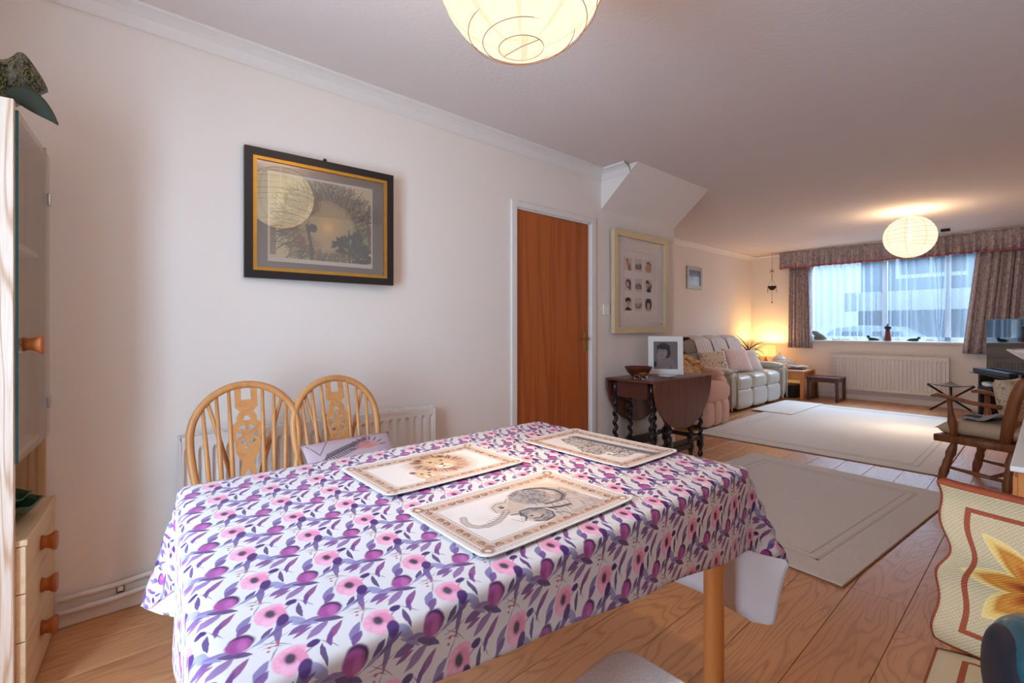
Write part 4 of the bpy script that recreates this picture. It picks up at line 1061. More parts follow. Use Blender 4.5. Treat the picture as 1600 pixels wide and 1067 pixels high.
# pink recliner behind the gateleg table
rc = thing('pink_recliner', 'pink plush recliner armchair behind the dark gateleg table', 'armchair', (-2.98, 5.28, 0))
PK = M['pinkfab']
box(-.38, .40, -.30, .30, .04, .3).build('base', PK, rc, bevel=.03)
MB().puff((.08, 0, .41), (.82, .52, .2), .4, e2=.6).build('seat_cushion', PK, rc, True)
MB().puff((.42, 0, .40), (.24, .56, .24), .4, e2=.7).build('foot_roll', PK, rc, True)
for k in range(3): MB().puff((.435, (-1+k)*.185, .17), (.16, .19, .30), .45, e2=.5).build('front_panel', PK, rc, True)
for s in (-1, 1):
    MB().puff((.02, s*.33, .33), (.84, .19, .56), .35, e2=.5).build('arm', PK, rc, True); MB().puff((-.0, s*.33, .58), (.80, .21, .16), .5, e2=.8).build('arm_pad', PK, rc, True)
MB().puff((-.34, 0, .6), (.26, .56, .62), .4, e2=.5, mtx=Matrix.Rotation(math.radians(-10), 4, 'Y')).build('backrest', PK, rc, True)
for k in range(3): MB().puff((-.30-.03*k, 0, .70+.12*k), (.2, .50, .15), .5, e2=.8).build('back_roll', M['tan'], rc, True)
bl = MB()
for k in range(7):
    r = random.Random(k+20); bl.puff((-2.93+r.uniform(-.12, .12), 5.24+r.uniform(-.16, .16), .60+.03*k*r.uniform(.4, 1)), (r.uniform(.2, .3), r.uniform(.18, .28), r.uniform(.1, .16)), .8, e2=.9, nu=16, nv=10, mtx=Matrix.Rotation(r.uniform(0, 3), 4, 'Z'))
t = NT('crumpled_blanket'); co = t.coord('Generated'); n = t.noise(co, 9, 3, .6, 1); t.set(t.ramp(n, [(.35, C(150, 84, 52)), (.45, C(222, 184, 132)), (.6, C(232, 206, 166)), (.7, C(160, 110, 76))]), .9, 0, .1); t.bump(n, 1, .02)
o = bl.build('crumpled_blanket', t.m, None, True); tag(o, 'crumpled tan and rust blanket heaped on the pink recliner', 'blanket')
md = o.modifiers.new('fuse', 'REMESH'); md.mode = 'VOXEL'; md.voxel_size = .014; md.use_smooth_shade = True

# ================================================================== CORNER TABLE GROUP
ot = thing('oak_side_table', 'honey oak side table beyond the end of the sofa', 'side table', (-2.99, 8.56, 0))
box(-.49, .45, -.29, .28, .425, .45).build('top', M['oak'], ot, bevel=.004)
box(-.44, .41, -.27, .26, .30, .425).build('apron', M['oak'], ot)
for x in (-.46, .40):
    for y in (-.285, .225): box(x, x+.05, y, y+.05, 0, .425).build('leg', M['oak'], ot, bevel=.004)
dk = thing('nest_table', 'low dark mahogany table beside the window radiator', 'side table', (-2.31, 8.57, 0))
box(-.215, .215, -.22, .2, .345, .365).build('top', M['mahog2'], dk, bevel=.004)
box(-.19, .19, -.2, .18, .29, .345).build('apron', M['mahog2'], dk)
for x in (-.21, .17):
    for y in (-.215, .155): box(x, x+.04, y, y+.04, 0, .345).build('leg', M['mahog2'], dk, bevel=.003)
    box(x+.005, x+.035, -.18, .16, .0, .03).build('runner', M['mahog2'], dk)
bd = thing('storage_box', 'dark navy box on the floor under the oak side table', 'box', (-2.98, 8.6, 0))
box(-.36, .28, -.2, .2, 0, .17).build('box_body', plain('navy_card', C(30, 32, 44), .6), bd, bevel=.005); box(-.365, .285, -.205, .205, .17, .2).build('lid', plain('navy_lid', C(36, 38, 52), .55), bd, bevel=.005)
# table lamp
def shade_mat():
    t = NT('lamp_shade_cloth'); t.n.remove(t.b); em = t.new('ShaderNodeEmission'); em.inputs[0].default_value = (1, .62, .2, 1); em.inputs[1].default_value = 1.1
    tr = t.new('ShaderNodeBsdfTransparent'); tr.inputs[0].default_value = (1, .8, .45, 1); mx = t.new('ShaderNodeMixShader'); mx.inputs[0].default_value = .90
    t.link(tr.outputs[0], mx.inputs[1]); t.link(em.outputs[0], mx.inputs[2]); t.link(mx.outputs[0], t.out.inputs[0]); return t.m
tl = thing('table_lamp', 'small lit table lamp with square amber shade', 'lamp', (-3.25, 8.69, .4505))
MB().lathe([(.06, 0), (.06, .012), (.02, .02), (.015, .05), (.03, .09), (.03, .12), (.012, .15), (.01, .19)], 20).build('base', M['brass'], tl, True)
sh = MB(); r0, r1 = .12, .12
sh.add([(s*r0, q*r0, .19) for s, q in ((-1, -1), (1, -1), (1, 1), (-1, 1))]+[(s*r1, q*r1, .375) for s, q in ((-1, -1), (1, -1), (1, 1), (-1, 1))], [(0, 1, 5, 4), (1, 2, 6, 5), (2, 3, 7, 6), (3, 0, 4, 7)])
sh.build('shade', shade_mat(), tl)
MB().lathe([(0, .235), (.02, .24), (.028, .265), (.018, .3), (0, .305)], 14).build('bulb', bulbmat, tl, True)
l = bpy.data.lights.new('table_bulb', 'POINT'); l.energy = 20; l.color = (1, .58, .2); l.shadow_soft_size = .03
o = bpy.data.objects.new('table_bulb', l); COL.objects.link(o); o.parent = tl; o.location = (0, 0, .33); o.visible_camera = False; o.visible_glossy = False
# aloe
al = thing('aloe_plant', 'spiky aloe plant in a pale pot by the lamp', 'plant', (-3.38, 8.31, .4505))
MB().lathe([(.05, 0), (.055, .01), (.075, .12), (.08, .125), (.08, .14), (.07, .14), (.066, .11), (0, .105)], 24).build('pot', plain('pale_glazed_pot', C(196, 188, 180), .35), al, True)
MB().lathe([(0, .112), (.067, .112)], 20, cap=False).build('soil', plain('soil', C(50, 36, 26), .95), al)
MB().tube([(0, 0, .1), (.005, 0, .22), (0, .005, .3)], [.017, .015, .012], 8).build('stem', M['greenleaf'], al, True)
for k in range(15):
    r = random.Random(k+3); a = 2*PI*k/15*2.4; Ln = r.uniform(.24, .42); up = r.uniform(.5, 1.3); z0 = .2+.10*(k % 4)/3; P = []; R = []
    for i in range(9):
        q = i/8; ang = up-1.6*q*(.4 if up > .8 else 1); P.append((0, 0, z0) if i == 0 else (P[-1][0]+Ln/8*math.cos(ang)*math.cos(a), P[-1][1]+Ln/8*math.cos(ang)*math.sin(a), max(.025, P[-1][2]+Ln/8*math.sin(ang)))); R.append((.011*(1-q)+.0015, .004*(1-q)+.001))
    MB().tube(P, R, 7).build('leaf', M['greenleaf'], al, True)
# tureen, dish stack
tu = thing('lidded_tureen', 'white lidded tureen standing on the oak side table', 'tureen', (-2.98, 8.55, .45))
MB().lathe([(.05, 0), (.052, .01), (.03, .035), (.035, .05), (.085, .085), (.103, .13), (.105, .155), (.098, .155), (.09, .12), (0, .07)], 36).build('bowl', M['ceramic'], tu, True)
ld = MB().lathe([(.107, .156), (.1, .172), (.08, .2), (.05, .222), (.018, .232), (.012, .24)], 36).build('lid', M['ceramic'], tu, True); MB().lathe([(.006, .236), (.016, .25), (.014, .262), (.004, .268), (.003, .28)], 14).build('knob', M['ceramic'], ld, True)
for s in (-1, 1): MB().tube([(s*.1, 0, .15), (s*.13, 0, .155), (s*.13, 0, .13), (s*.1, 0, .12)], .007, 8).build('handle', M['ceramic'], tu, True)
nb = MB().box(-.11, .11, -.09, .09, 0, .02).build('wooden_stand', M['mahog2'], None, bevel=.004, loc=(-2.70, 8.5, .45)); tag(nb, 'flat dark wooden stand under the white dish', 'stand')
P = [[((.03+.105*i/7)*math.cos(2*PI*j/36)*1.15, (.03+.105*i/7)*math.sin(2*PI*j/36)*.85, .003+.035*(i/7)**1.5+.006*math.sin(6*PI*j/36*2)*(i/7)) for j in range(37)] for i in range(8)]
o = MB().grid([[(0, 0, .003)]*37]+P).build('wavy_dish', M['ceramic'], None, True, solid=.005, loc=(-2.70, 8.5, .473)); tag(o, 'white wavy edged oval dish on the wooden stand', 'dish')
o = MB().box(-.055, .055, -.004, .004, 0, .14).build('white_card', M['white'], None, loc=(-2.84, 8.66, .4515), rot=(0, 0, .5), bevel=.002); tag(o, 'upright white card behind the wavy dish', 'card')
o = box(-.2, .17, -.2, .17, 0, .003).build('lace_runner', M['creamfab'], None, loc=(-2.72, 8.47, .4505)); tag(o, 'pale cloth mat on the oak side table', 'table mat')
nb.location.z = .4538; bpy.data.objects['wavy_dish'].location.z = .477; bpy.data.objects['white_card'].location.z = .4538

# ================================================================== WINDOW DRESSING
def curtain_mat(name, base, dark, lite):
    t = NT(name); co = t.coord(); n = t.noise(t.mapping(co, sc=(1, 1, .55)), 46, 4, .65, 1.2); n2 = t.noise(co, 160, 2)
    c = t.ramp(n, [(.36, dark), (.5, base), (.66, lite)]); t.set(t.mix(t.math('MULTIPLY', n2, .3), c, base), .9, 0, .15); t.bump(n2, .3, .002); return t.m
M['curtain'] = curtain_mat('paisley_curtain', C(180, 164, 164), C(124, 112, 122), C(210, 194, 190))
M['pinktrim'] = fabric('pink_trim', C(196, 110, 118))
def curtain(label, x0t, x1t, x0b, x1b, y, z0, z1, folds, amp=.035, seed=0):
    r = random.Random(seed); ph = [r.uniform(-.35, .35) for _ in range(folds+2)]; P = []; n = folds*8
    for i in range(13):
        q = i/12; row = []
        for j in range(n+1):
            u = j/n; k = u*folds; pk = ph[int(k)]*(1-(k % 1))+ph[int(k)+1]*(k % 1)
            x = (x0t*(1-q)+x0b*q)*(1-u)+(x1t*(1-q)+x1b*q)*u; row.append((x+.010*math.sin(2*PI*k*2+pk), y+amp*(.65+.35*q)*math.sin(2*PI*(k+pk*.5)), z1+(z0-z1)*q))
        P.append(row)
    o = MB().grid(P).build('curtain', M['curtain'], None, True, solid=.003); return tag(o, label, 'curtain', 'paisley curtains at the front window')
curtain('narrow patterned curtain on the lamp side of the window', -2.93, -2.64, -2.95, -2.60, 8.87, .79, 2.16, 7, .03, 1)
curtain('wide patterned curtain swept back behind the television', -.66, .42, -.80, .40, 8.87, .775, 2.16, 15, .04, 2)
# gathered pelmet valance
vl = thing('window_valance', 'gathered patterned valance with pink trim above the window', 'valance', (0, 8.78, 0))
def ruff(zs_, name, mat, off=0):
    P = []; n = 420; r = random.Random(5); jit = [r.uniform(-1, 1) for _ in range(80)]
    for z, am in zs_:
        row = []
        for j in range(n+1):
            u = j/n; x = -3.06+u*3.72; k = u*46; jj = jit[int(k)]*(1-k % 1)+jit[int(k)+1]*(k % 1)
            row.append((x, am*math.sin(2*PI*k+jj)+am*.5*math.sin(2*PI*k*.43+2*jj)+off, z+.006*jj))
        P.append(row)
    o = MB().grid(P).build(name, mat, vl, True, solid=.003); return o
ruff([(2.405, .005), (2.36, .016), (2.27, .024), (2.148, .032)], 'frill', M['curtain']); ruff([(2.152, .033), (2.128, .034)], 'trim_band', M['pinktrim'], -.003)
MB().box(-3.06, .66, .02, .09, 2.395, 2.418).build('pelmet_board', M['trim'], vl)
P = [[(-3.06+.004*math.sin(i*2), .0+.018*j, z) for j in range(11)] for i, z in enumerate((2.4, 2.3, 2.13))]
MB().grid(P).build('return_end', M['curtain'], vl, True, solid=.003)
# net curtain
def net_mat():
    t = NT('sheer_net'); t.n.remove(t.b); co = t.coord()
    tr = t.new('ShaderNodeBsdfTransparent'); tr.inputs[0].default_value = (.9, .94, 1, 1)
    tl_ = t.new('ShaderNodeBsdfTranslucent'); tl_.inputs[0].default_value = (.40, .46, .53, 1); df = t.new('ShaderNodeBsdfDiffuse'); df.inputs[0].default_value = (.62, .67, .73, 1)
    a = t.new('ShaderNodeMixShader'); a.inputs[0].default_value = .5; t.link(tl_.outputs[0], a.inputs[1]); t.link(df.outputs[0], a.inputs[2])
    v = t.new('ShaderNodeTexVoronoi'); t.link(t.mapping(co, sc=(1, .01, 1)), v.inputs['Vector']); v.inputs['Scale'].default_value = 7; v.inputs['Randomness'].default_value = .25
    dot = t.math('LESS_THAN', v.outputs['Distance'], .075)
    lw = t.new('ShaderNodeLayerWeight'); lw.inputs[0].default_value = .5
    f = t.math('MULTIPLY_ADD', t.math('POWER', lw.outputs['Facing'], 1.5), .75, NETF); f = t.math('MINIMUM', t.math('MAXIMUM', f, t.math('MULTIPLY', dot, .9)), 1)
    mx = t.new('ShaderNodeMixShader'); t.link(f, mx.inputs[0]); t.link(tr.outputs[0], mx.inputs[1]); t.link(a.outputs[0], mx.inputs[2]); t.link(mx.outputs[0], t.out.inputs[0]); return t.m
NETF = .27
M['net'] = net_mat()
r = random.Random(11); n = 480; ph = [r.uniform(-1, 1) for _ in range(60)]; P = []
for i in range(15):
    q = i/14; row = []
    for j in range(n+1):
        u = j/n; x = WX0+.02+u*(WX1-WX0-.04); k = u*24; jj = ph[int(k)]*(1-k % 1)+ph[int(k)+1]*(k % 1)
        sw_ = .10*math.exp(-((x+1.18)/.16)**2)*q-.10*math.exp(-((x+.95)/.14)**2)*q**2
        row.append((x+sw_, YF+.115+.030*math.sin(2*PI*k+2.2*jj)*(.6+.4*q)+.012*math.sin(2*PI*k*.37+jj), 2.25+(WZ0+.004-2.25)*q))
    P.append(row)
o = MB().grid(P).build('net_curtain', M['net'], None, True); tag(o, 'sheer white net curtain across the front window', 'net curtain')
# things on the sill
YSL = YF+.015
sx = lambda a: a*(YSL/8.75)
o = MB().grid([[(.10*math.cos(PI*j/20)*(1+.15*math.sin(PI*j/20))*(1), -.03+.06*i/5, .0+(.155*math.sin(PI*j/20)**.8*(.55-.45*math.cos(PI*(j/20)**.8+.25)*-1))*math.sin(PI*(i+1)/7)**.35) for j in range(21)] for i in range(6)])
wf = thing('stone_seal', 'smooth grey stone animal carving on the window sill', 'ornament', (sx(-2.45), YSL, WZ0))
def blob(P, R, n=12): return MB().tube(P, R, n)
blob([(-.095, 0, .085), (-.085, 0, .11), (-.06, 0, .105), (-.02, 0, .075), (.03, 0, .05), (.07, 0, .028), (.10, 0, .012)], [.02, .045, .055, .052, .043, .026, .01]).build('body', M['pebble'], wf, True)
box(-.09, .09, -.03, .03, 0, .05).build('flank', M['pebble'], wf, bevel=.02, seg=4); MB().puff((-.03, -.05, .085), (.014, .012, .014), 1).build('eye', M['black'], wf, True)
pm = thing('pepper_figure', 'tall rust brown skittle figure with a round dark head, on the sill', 'ornament', (sx(-1.578), YSL, WZ0))
MB().lathe([(.045, 0), (.043, .02), (.028, .15), (.026, .17), (0, .172)], 20).build('body', M['red'], pm, True); MB().puff((0, 0, .20), (.085, .085, .075), 1).build('head', M['black'], pm, True); MB().lathe([(.012, .232), (.010, .25), (.004, .262)], 10).build('finial', M['black'], pm, True)
for xx, lab, s in ((-1.755, 'dark teal reclining figure on the sill, left of the skittle', 1), (-1.285, 'dark teal crouching figure on the sill, right of the skittle', -1)):
    fg = thing('sill_figure', lab, 'ornament', (sx(xx), YSL, WZ0))
    blob([(-.055*s, 0, .03), (-.02*s, 0, .026), (.02*s, 0, .022), (.05*s, 0, .018), (.075*s, 0, .012)], [.022, .026, .024, .018, .008], 10).build('body', M['tealfig'], fg, True)
    MB().puff((-.06*s, 0, .062 if s > 0 else .05), (.04, .035, .05 if s > 0 else .04), .9).build('head', M['tealfig'], fg, True)
    for q in (-1, 1): MB().puff((-.035*s, q*.016, .010), (.04, .018, .018), .9, nu=12, nv=8).build('foot', M['tealfig'], fg, True)
for k in range(8):
    r = random.Random(k+70); o = MB().puff((0, 0, 0), (.03, .025, .016), 1, nu=12, nv=8).build('pebble', M['pebble'], None, True, loc=(sx(-2.27)+.03*k, YSL+r.uniform(-.01, .01), WZ0+.0085)); tag(o, '%s pale pebble from the stone carving on the sill' % ('first', 'second', 'third', 'fourth', 'fifth', 'sixth', 'seventh', 'eighth')[k], 'pebble', 'pebbles along the window sill')
# wind chime in the corner
wc = thing('wind_chime', 'hanging metal mobile with a bowl, in the corner by the valance', 'mobile', (-3.17, 8.75, 0))
MB().tube([(0, 0, 2.419), (0, 0, 1.86)], .0022, 6).build('chain', M['dark_metal'], wc)
for z, w in ((2.15, .012), (2.11, .03), (2.06, .012), (2.02, .014)): MB().puff((0, 0, z), (w, w, .03), 1, nu=10, nv=8).build('bead', M['dark_metal'], wc, True)
for s in (-1, 1):
    MB().tube([(0, 0, 2.0), (s*.06, 0, 1.85)], .0016, 5).build('arm_wire', M['dark_metal'], wc); MB().tube([(s*.068, 0, 1.85), (s*.07, 0, 1.74)], .004, 6).build('pendant', M['dark_metal'], wc)
    MB().tube([(s*.03, 0, 2.14), (s*.03, 0, 2.07)], .003, 6).build('drop', M['dark_metal'], wc)
MB().lathe([(.0, 1.775), (.03, 1.782), (.055, 1.81), (.072, 1.85), (.068, 1.85), (.05, 1.815), (0, 1.79)], 20).build('dish', M['dark_metal'], wc, True)
MB().tube([(0, 0, 1.78), (0, 0, 1.58)], .003, 6).build('tail_rod', M['brass'], wc); MB().puff((0, 0, 1.57), (.02, .02, .03), 1, nu=10, nv=8).build('tail_bead', M['dark_metal'], wc, True)
# ceiling sensor behind far lantern
o = MB().box(-.045, .045, -.02, .02, 0, .035).build('curtain_track_stop', M['black'], None, loc=(-.90, 8.3, ZC-.0355)); tag(o, 'small black fitting on the ceiling behind the far lantern', 'fitting')

# ================================================================== TV CORNER
tvx = Vector((math.sin(math.radians(23.6)), -math.cos(math.radians(23.6))))      # screen runs this way from its far-left edge
tv = thing('television', 'flat black television reflecting the window', 'television', (-.53, 8.40, 0), math.atan2(tvx.y, tvx.x))
tg = NT('tv_screen'); tg.set(C(10, 10, 12), .04, 0, .9); M['screen'] = tg.m
box(0, 1.08, -.0, .03, .605, 1.235).build('casing', M['black'], tv, bevel=.004); box(.012, 1.068, -.002, .0, .625, 1.223).build('screen', M['screen'], tv)
for x in (.25, .8): MB().box(x-.015, x+.015, -.03, .12, .566, .576).box(x-.012, x+.012, .005, .028, .57, .62).build('foot', M['black'], tv)
td = thing('tv_stand', 'black glass shelved television stand in the corner', 'tv stand', (-.53, 8.40, 0), math.atan2(tvx.y, tvx.x))
M['smoke'] = plain('smoked_glass', C(24, 34, 40), .08, 0, .7)
for z in (.555, .33, .05): box(-.07, 1.1, -.14, .3, z, z+.01).build('shelf', M['smoke'], td, bevel=.003)
for x in (-.03, 1.03): box(x-.025, x+.025, -.06, .26, 0, .555).build('upright', M['black'], td, bevel=.004)
sb = box(-.02, .86, -.125, -.045, 0, .06).build('soundbar', plain('soundbar_cloth', C(26, 38, 46), .6), None, bevel=.01, loc=(-.53, 8.40, .5665), rot=(0, 0, math.atan2(tvx.y, tvx.x))); tag(sb, 'slim dark soundbar in front of the television', 'soundbar')
rot = math.atan2(tvx.y, tvx.x)
o = box(.05, .40, -.1, .12, 0, .055).build('media_player', M['black'], None, bevel=.004, loc=(-.53, 8.40, .3415), rot=(0, 0, rot)); tag(o, 'black media box on the tv stand shelf', 'media player')
o = MB().puff((.16, -.02, .035), (.2, .13, .07), .6, e2=.7).build('paper_bag', M['white'], None, True, loc=(-.53, 8.40, .397), rot=(0, 0, rot)); tag(o, 'crumpled white bag on the tv stand shelf', 'bag')
# tripod stool
sl = thing('tripod_stool', 'three legged folding stool with brown leather sling seat', 'stool', (-.86, 8.45, 0))
SM = plain('black_turned_leg', C(30, 22, 20), .35)
F = [(-.233, .167), (.03, -.25), (.21, .23)]
TP = []
for k, (a, b) in enumerate(F):
    top = Vector((-a*.98, -b*.95, .385)); TP.append(top); bot = Vector((a, b, .0)); P = [bot.lerp(top, q/8) for q in range(9)]
    MB().tube(P, [.012, .014, .013, .013, .015, .013, .013, .014, .016], 8).build('leg', SM, sl, True)
MB().puff((0, 0, .195), (.05, .05, .05), 1, nu=12, nv=8).build('hub', M['dark_metal'], sl, True)
P = []
for i in range(11):
    q = i/10; row = []
    for j in range(11):
        w = j/10; p = TP[0].lerp(TP[1], w).lerp(TP[2], q)
        sag = -.035*(1-q)*4*w*(1-w)-.05*q*(1-q)*2; row.append((p.x, p.y, p.z+sag+.015))
    P.append(row)
MB().grid(P).build('seat_sling', plain('brown_leather', C(96, 70, 62), .4, nz=.12), sl, True, solid=.004, merge=True)

# ================================================================== WINDSOR ARMCHAIR (faces -x, near side towards the camera)
wcx = thing('wooden_armchair', 'rustic low wooden armchair with cream cushions, right of the large rug', 'armchair', (-.195, 4.74, 0), math.radians(-18))
def acw(x, y, z):
    a = math.radians(-18); return (-.195+x*math.cos(a)-y*math.sin(a), 4.74+x*math.sin(a)+y*math.cos(a), z)
OW = M['oldchair']
me = cut([[(-.29, -.26), (-.30, 0), (-.29, .26), (.14, .23), (.16, 0), (.14, -.23)]], .036, .008); mk('seat', me, OW, wcx, loc=(0, 0, .335))
legp = [.017, .02, .026, .03, .022, .027, .024, .029, .026, .02, .017]
for x, xb in ((-.20, -.275), (.10, .08)):
    for s in (-1, 1):
        a = Vector((x, s*.20, .325)); b = Vector((xb, s*.24, 0)); MB().tube([a.lerp(b, k/10) for k in range(11)], legp, 12).build('leg', OW, wcx, True)
for s in (-1, 1):
    MB().tube([(-.245, s*.225, .13), (-.08, s*.225, .12), (.09, s*.225, .11)], [.010, .015, .010], 10).build('stretcher', OW, wcx, True)
    P = [(-.30, s*.27, .635), (-.27, s*.272, .645), (-.2, s*.27, .635), (-.08, s*.265, .612), (.06, s*.245, .60)]
    MB().tube(P, [(.012, .026), (.016, .032), (.015, .028), (.014, .024), (.015, .022)], 12).build('arm', OW, wcx, True)
    MB().tube([(-.195, s*.235, .35), (-.195, s*.24, .40), (-.20, s*.245, .46), (-.205, s*.25, .53), (-.21, s*.262, .63)], [.024, .02, .026, .016, .014], 12).build('arm_post', OW, wcx, True)
    MB().tube([(.06, s*.205, .33), (.085, s*.215, .50), (.125, s*.225, .68), (.16, s*.23, .775), (.165, s*.23, .80)], [(.030, .024), (.034, .025), (.034, .024), (.03, .022), (.012, .012)], 12).build('back_post', OW, wcx, True)
for z, x, hh in ((.74, .148, .075), (.50, .088, .045)):
    box(x-.011, x+.011, -.21, .21, z-hh/2, z+hh/2).build('back_rail', OW, wcx, bevel=.005)
MB().tube([(-.0, -.225, .118), (0, 0, .118), (0, .225, .118)], [.010, .015, .010], 10).build('stretcher', OW, wcx, True)
o = MB().pillow(.46, .42, .13, MX(), 16, .012, 5).build('seat_pad', M['tan'], None, True, merge=True, loc=acw(-.09, 0, .412), rot=(0, ry(-4), ry(-18))); tag(o, 'flattened cream cushion on the wooden armchair seat', 'cushion', 'cream cushions on the wooden armchair')
t = NT('embroidered_calico'); co = t.coord(); n = t.noise(co, 9, 3, .5, 3); t.set(t.ramp(n, [(.47, C(222, 200, 170)), (.495, C(96, 80, 80)), (.52, C(222, 200, 170))]), .9, 0, .1); t.bump(t.noise(co, 7, 2), .6, .02)
o = MB().pillow(.31, .36, .13, MX(), 16, .01, 6).build('back_pad', t.m, None, True, merge=True, loc=acw(.035, .02, .628), rot=(0, ry(74), ry(-18))); tag(o, 'embroidered cream cushion against the armchair back', 'cushion', 'cream cushions on the wooden armchair')
sc = thing('fringed_scarf', 'grey fringed scarf with a blue end on the armchair seat', 'scarf', acw(-.06, -.1, .475), ry(-18))
P = [[(-.10+.2*i/8, -.12+.04*j+.01*math.sin(i), .012+.05*(i/8)**1.5+.012*math.sin(j*1.5+i)) for j in range(8)] for i in range(9)]
MB().grid(P).build('scarf_cloth', fabric('grey_wool', C(176, 164, 160)), sc, True, solid=.012); MB().puff((-.06, -.02, .015), (.14, .12, .04), .8).build('blue_end', fabric('blue_wool', C(54, 84, 108)), sc, True)

# ================================================================== RIGHT SIDE FOREGROUND
sdb = thing('low_sideboard', 'wooden sideboard with white top at the right edge', 'sideboard', (0, 0, 0))
box(-.066, .42, 2.13, 4.2, .05, .685).build('carcass', M['oak'], sdb, bevel=.004); box(-.082, .43, 2.11, 4.22, .688, .705).build('top', M['white'], sdb, bevel=.003)
for k in range(3): 
    d = box(-.078, -.066, 2.17+.68*k, 2.82+.68*k, .09, .66).build('door', M['oak'], sdb, bevel=.003); MB().puff((-.088, 2.75+.68*k, .42), (.024, .03, .03), 1, nu=12, nv=8).build('knob', M['brass'], d, True)
box(-.03, .40, 2.16, 4.17, 0, .05).build('plinth', M['mahog2'], sdb)
pb = thing('pedestal_bowl', 'white scalloped pedestal bowl in front of the television', 'bowl', (.03, 3.95, .7065))
MB().lathe([(.09, 0), (.085, .015), (.035, .03), (.03, .16), (.05, .20), (.075, .215)], 30).build('pedestal', M['ceramic'], pb, True)
P = [[((.06+.13*(i/8)**.9)*(1+.04*math.cos(10*a)*i/8)*math.cos(a), (.06+.13*(i/8)**.9)*(1+.04*math.cos(10*a)*i/8)*math.sin(a), .213+.085*(i/8)**1.3) for a in [2*PI*j/60 for j in range(61)]] for i in range(9)]
MB().grid([[(0, 0, .213)]*61]+P).build('bowl', M['ceramic'], pb, True, solid=.007)
# chair with needlepoint cushions
def needle_mat(name, seat):
    t = NT(name); uv = t.new('ShaderNodeUVMap', uv_map='panel').outputs[0]; s = t.new('ShaderNodeSeparateXYZ'); t.link(uv, s.inputs[0]); X, Y = s.outputs[0], s.outputs[1]
    wx = t.math('ADD', t.math('SINE', t.math('MULTIPLY', t.math('ADD', X, Y), 900)), t.math('SINE', t.math('MULTIPLY', t.math('SUBTRACT', X, Y), 900)))
    base = t.mix(t.math('MULTIPLY_ADD', wx, .25, .5), C(192, 166, 128), C(212, 188, 152))
    col = base
    if not seat:                       # eight pointed star, colours by ring
        dx = t.math('SUBTRACT', X, .150); dy = t.math('SUBTRACT', Y, .165)
        ang = t.math('ARCTAN2', dy, dx); rad = t.math('SQRT', t.math('ADD', t.math('MULTIPLY', dx, dx), t.math('MULTIPLY', dy, dy)))
        tri = t.math('ABSOLUTE', t.math('SUBTRACT', t.math('FRACT', t.math('MULTIPLY', ang, 8/(2*PI))), .5))
        lim = t.math('MULTIPLY_ADD', t.math('POWER', t.math('MULTIPLY', tri, 2), .9), .062, .058)
        q = t.math('DIVIDE', rad, lim)
        star = t.ramp(q, [(.0, C(120, 48, 28)), (.3, C(142, 62, 30)), (.42, C(190, 98, 36)), (.58, C(212, 138, 58)), (.74, C(196, 122, 50)), (.86, C(232, 190, 110)), (1, C(236, 204, 136))])
        col = t.mix(t.math('LESS_THAN', q, 1), base, star)
    W_, H_ = (.44, .42) if seat else (.46, .33)
    ex = t.math('MINIMUM', X, t.math('SUBTRACT', W_, X)); ey = t.math('MINIMUM', Y, t.math('SUBTRACT', H_, Y)); e = t.math('MINIMUM', ex, ey)
    for lo, hi in ((.040, .049), (-1, .0045)): col = t.mix(t.math('MULTIPLY', t.math('GREATER_THAN', e, lo), t.math('LESS_THAN', e, hi)), col, C(158, 78, 52))
    t.set(col, .85, 0, .2); t.bump(wx, .35, .002); return t.m
def panel(name, mat, parent, W_, H_, fn, n=26, th=.02):
    P = []; UV = []
    for i in range(n+1):
        for j in range(n+1):
            UV.append((W_*j/n, H_*i/n))
        P.append([fn(j/n, i/n) for j in range(n+1)])
    mb = MB().grid(P); me = bpy.data.meshes.new(name); me.from_pydata(mb.v, [], mb.f); me.update(); uvl = me.uv_layers.new(name='panel')
    for l in me.loops: uvl.data[l.index].uv = UV[l.vertex_index]
    o = mk(name, me, mat, parent, True); s = o.modifiers.new('thickness', 'SOLIDIFY'); s.thickness = th; s.offset = -1; return o
nc = thing('needlepoint_chair', 'chair covered in cream needlepoint with an orange star', 'chair', (0, 0, 0))
NX0, NX1, NY = -.165, .33, 1.36
def backf(u, v):
    x = NX0+(NX1-NX0)*u+(.020*math.exp(-((v-.62)/.16)**2)-.005*math.sin(v*19))*(1-u)**4; bul = .030*math.sin(PI*min(1, max(0, u)))**.5
    roll = .014*math.sin(v*12+.4)*(.6+.4*math.cos(u*3))
    return (x, NY-.012-bul-roll+.035*v, .468+.325*v-.022*u*v)
panel('back_cover', needle_mat('needlepoint_back', False), nc, .46, .33, backf, 40)
def seatf(u, v): return (NX0+.004+(NX1-NX0)*u, .93+.41*v, .462+.014*math.sin(PI*u)**.5*math.sin(PI*v)**.5-.012*max(0, .12-u)/.12)
panel('seat_cover', needle_mat('needlepoint_seat', True), nc, .44, .42, seatf, 24)
box(NX0+.02, NX1-.02, NY+.03, NY+.055, .40, .78).build('backrest', M['chair'], nc, bevel=.008)
box(NX0+.015, NX1-.015, .95, NY+.04, .405, .438).build('seat_frame', M['chair'], nc, bevel=.008)
for x in (NX0+.04, NX1-.04):
    for y in (.98, NY+.02): MB().tube([(x, y, .41), (x, y, 0)], [.02, .014], 10).build('leg', M['chair'], nc, True)
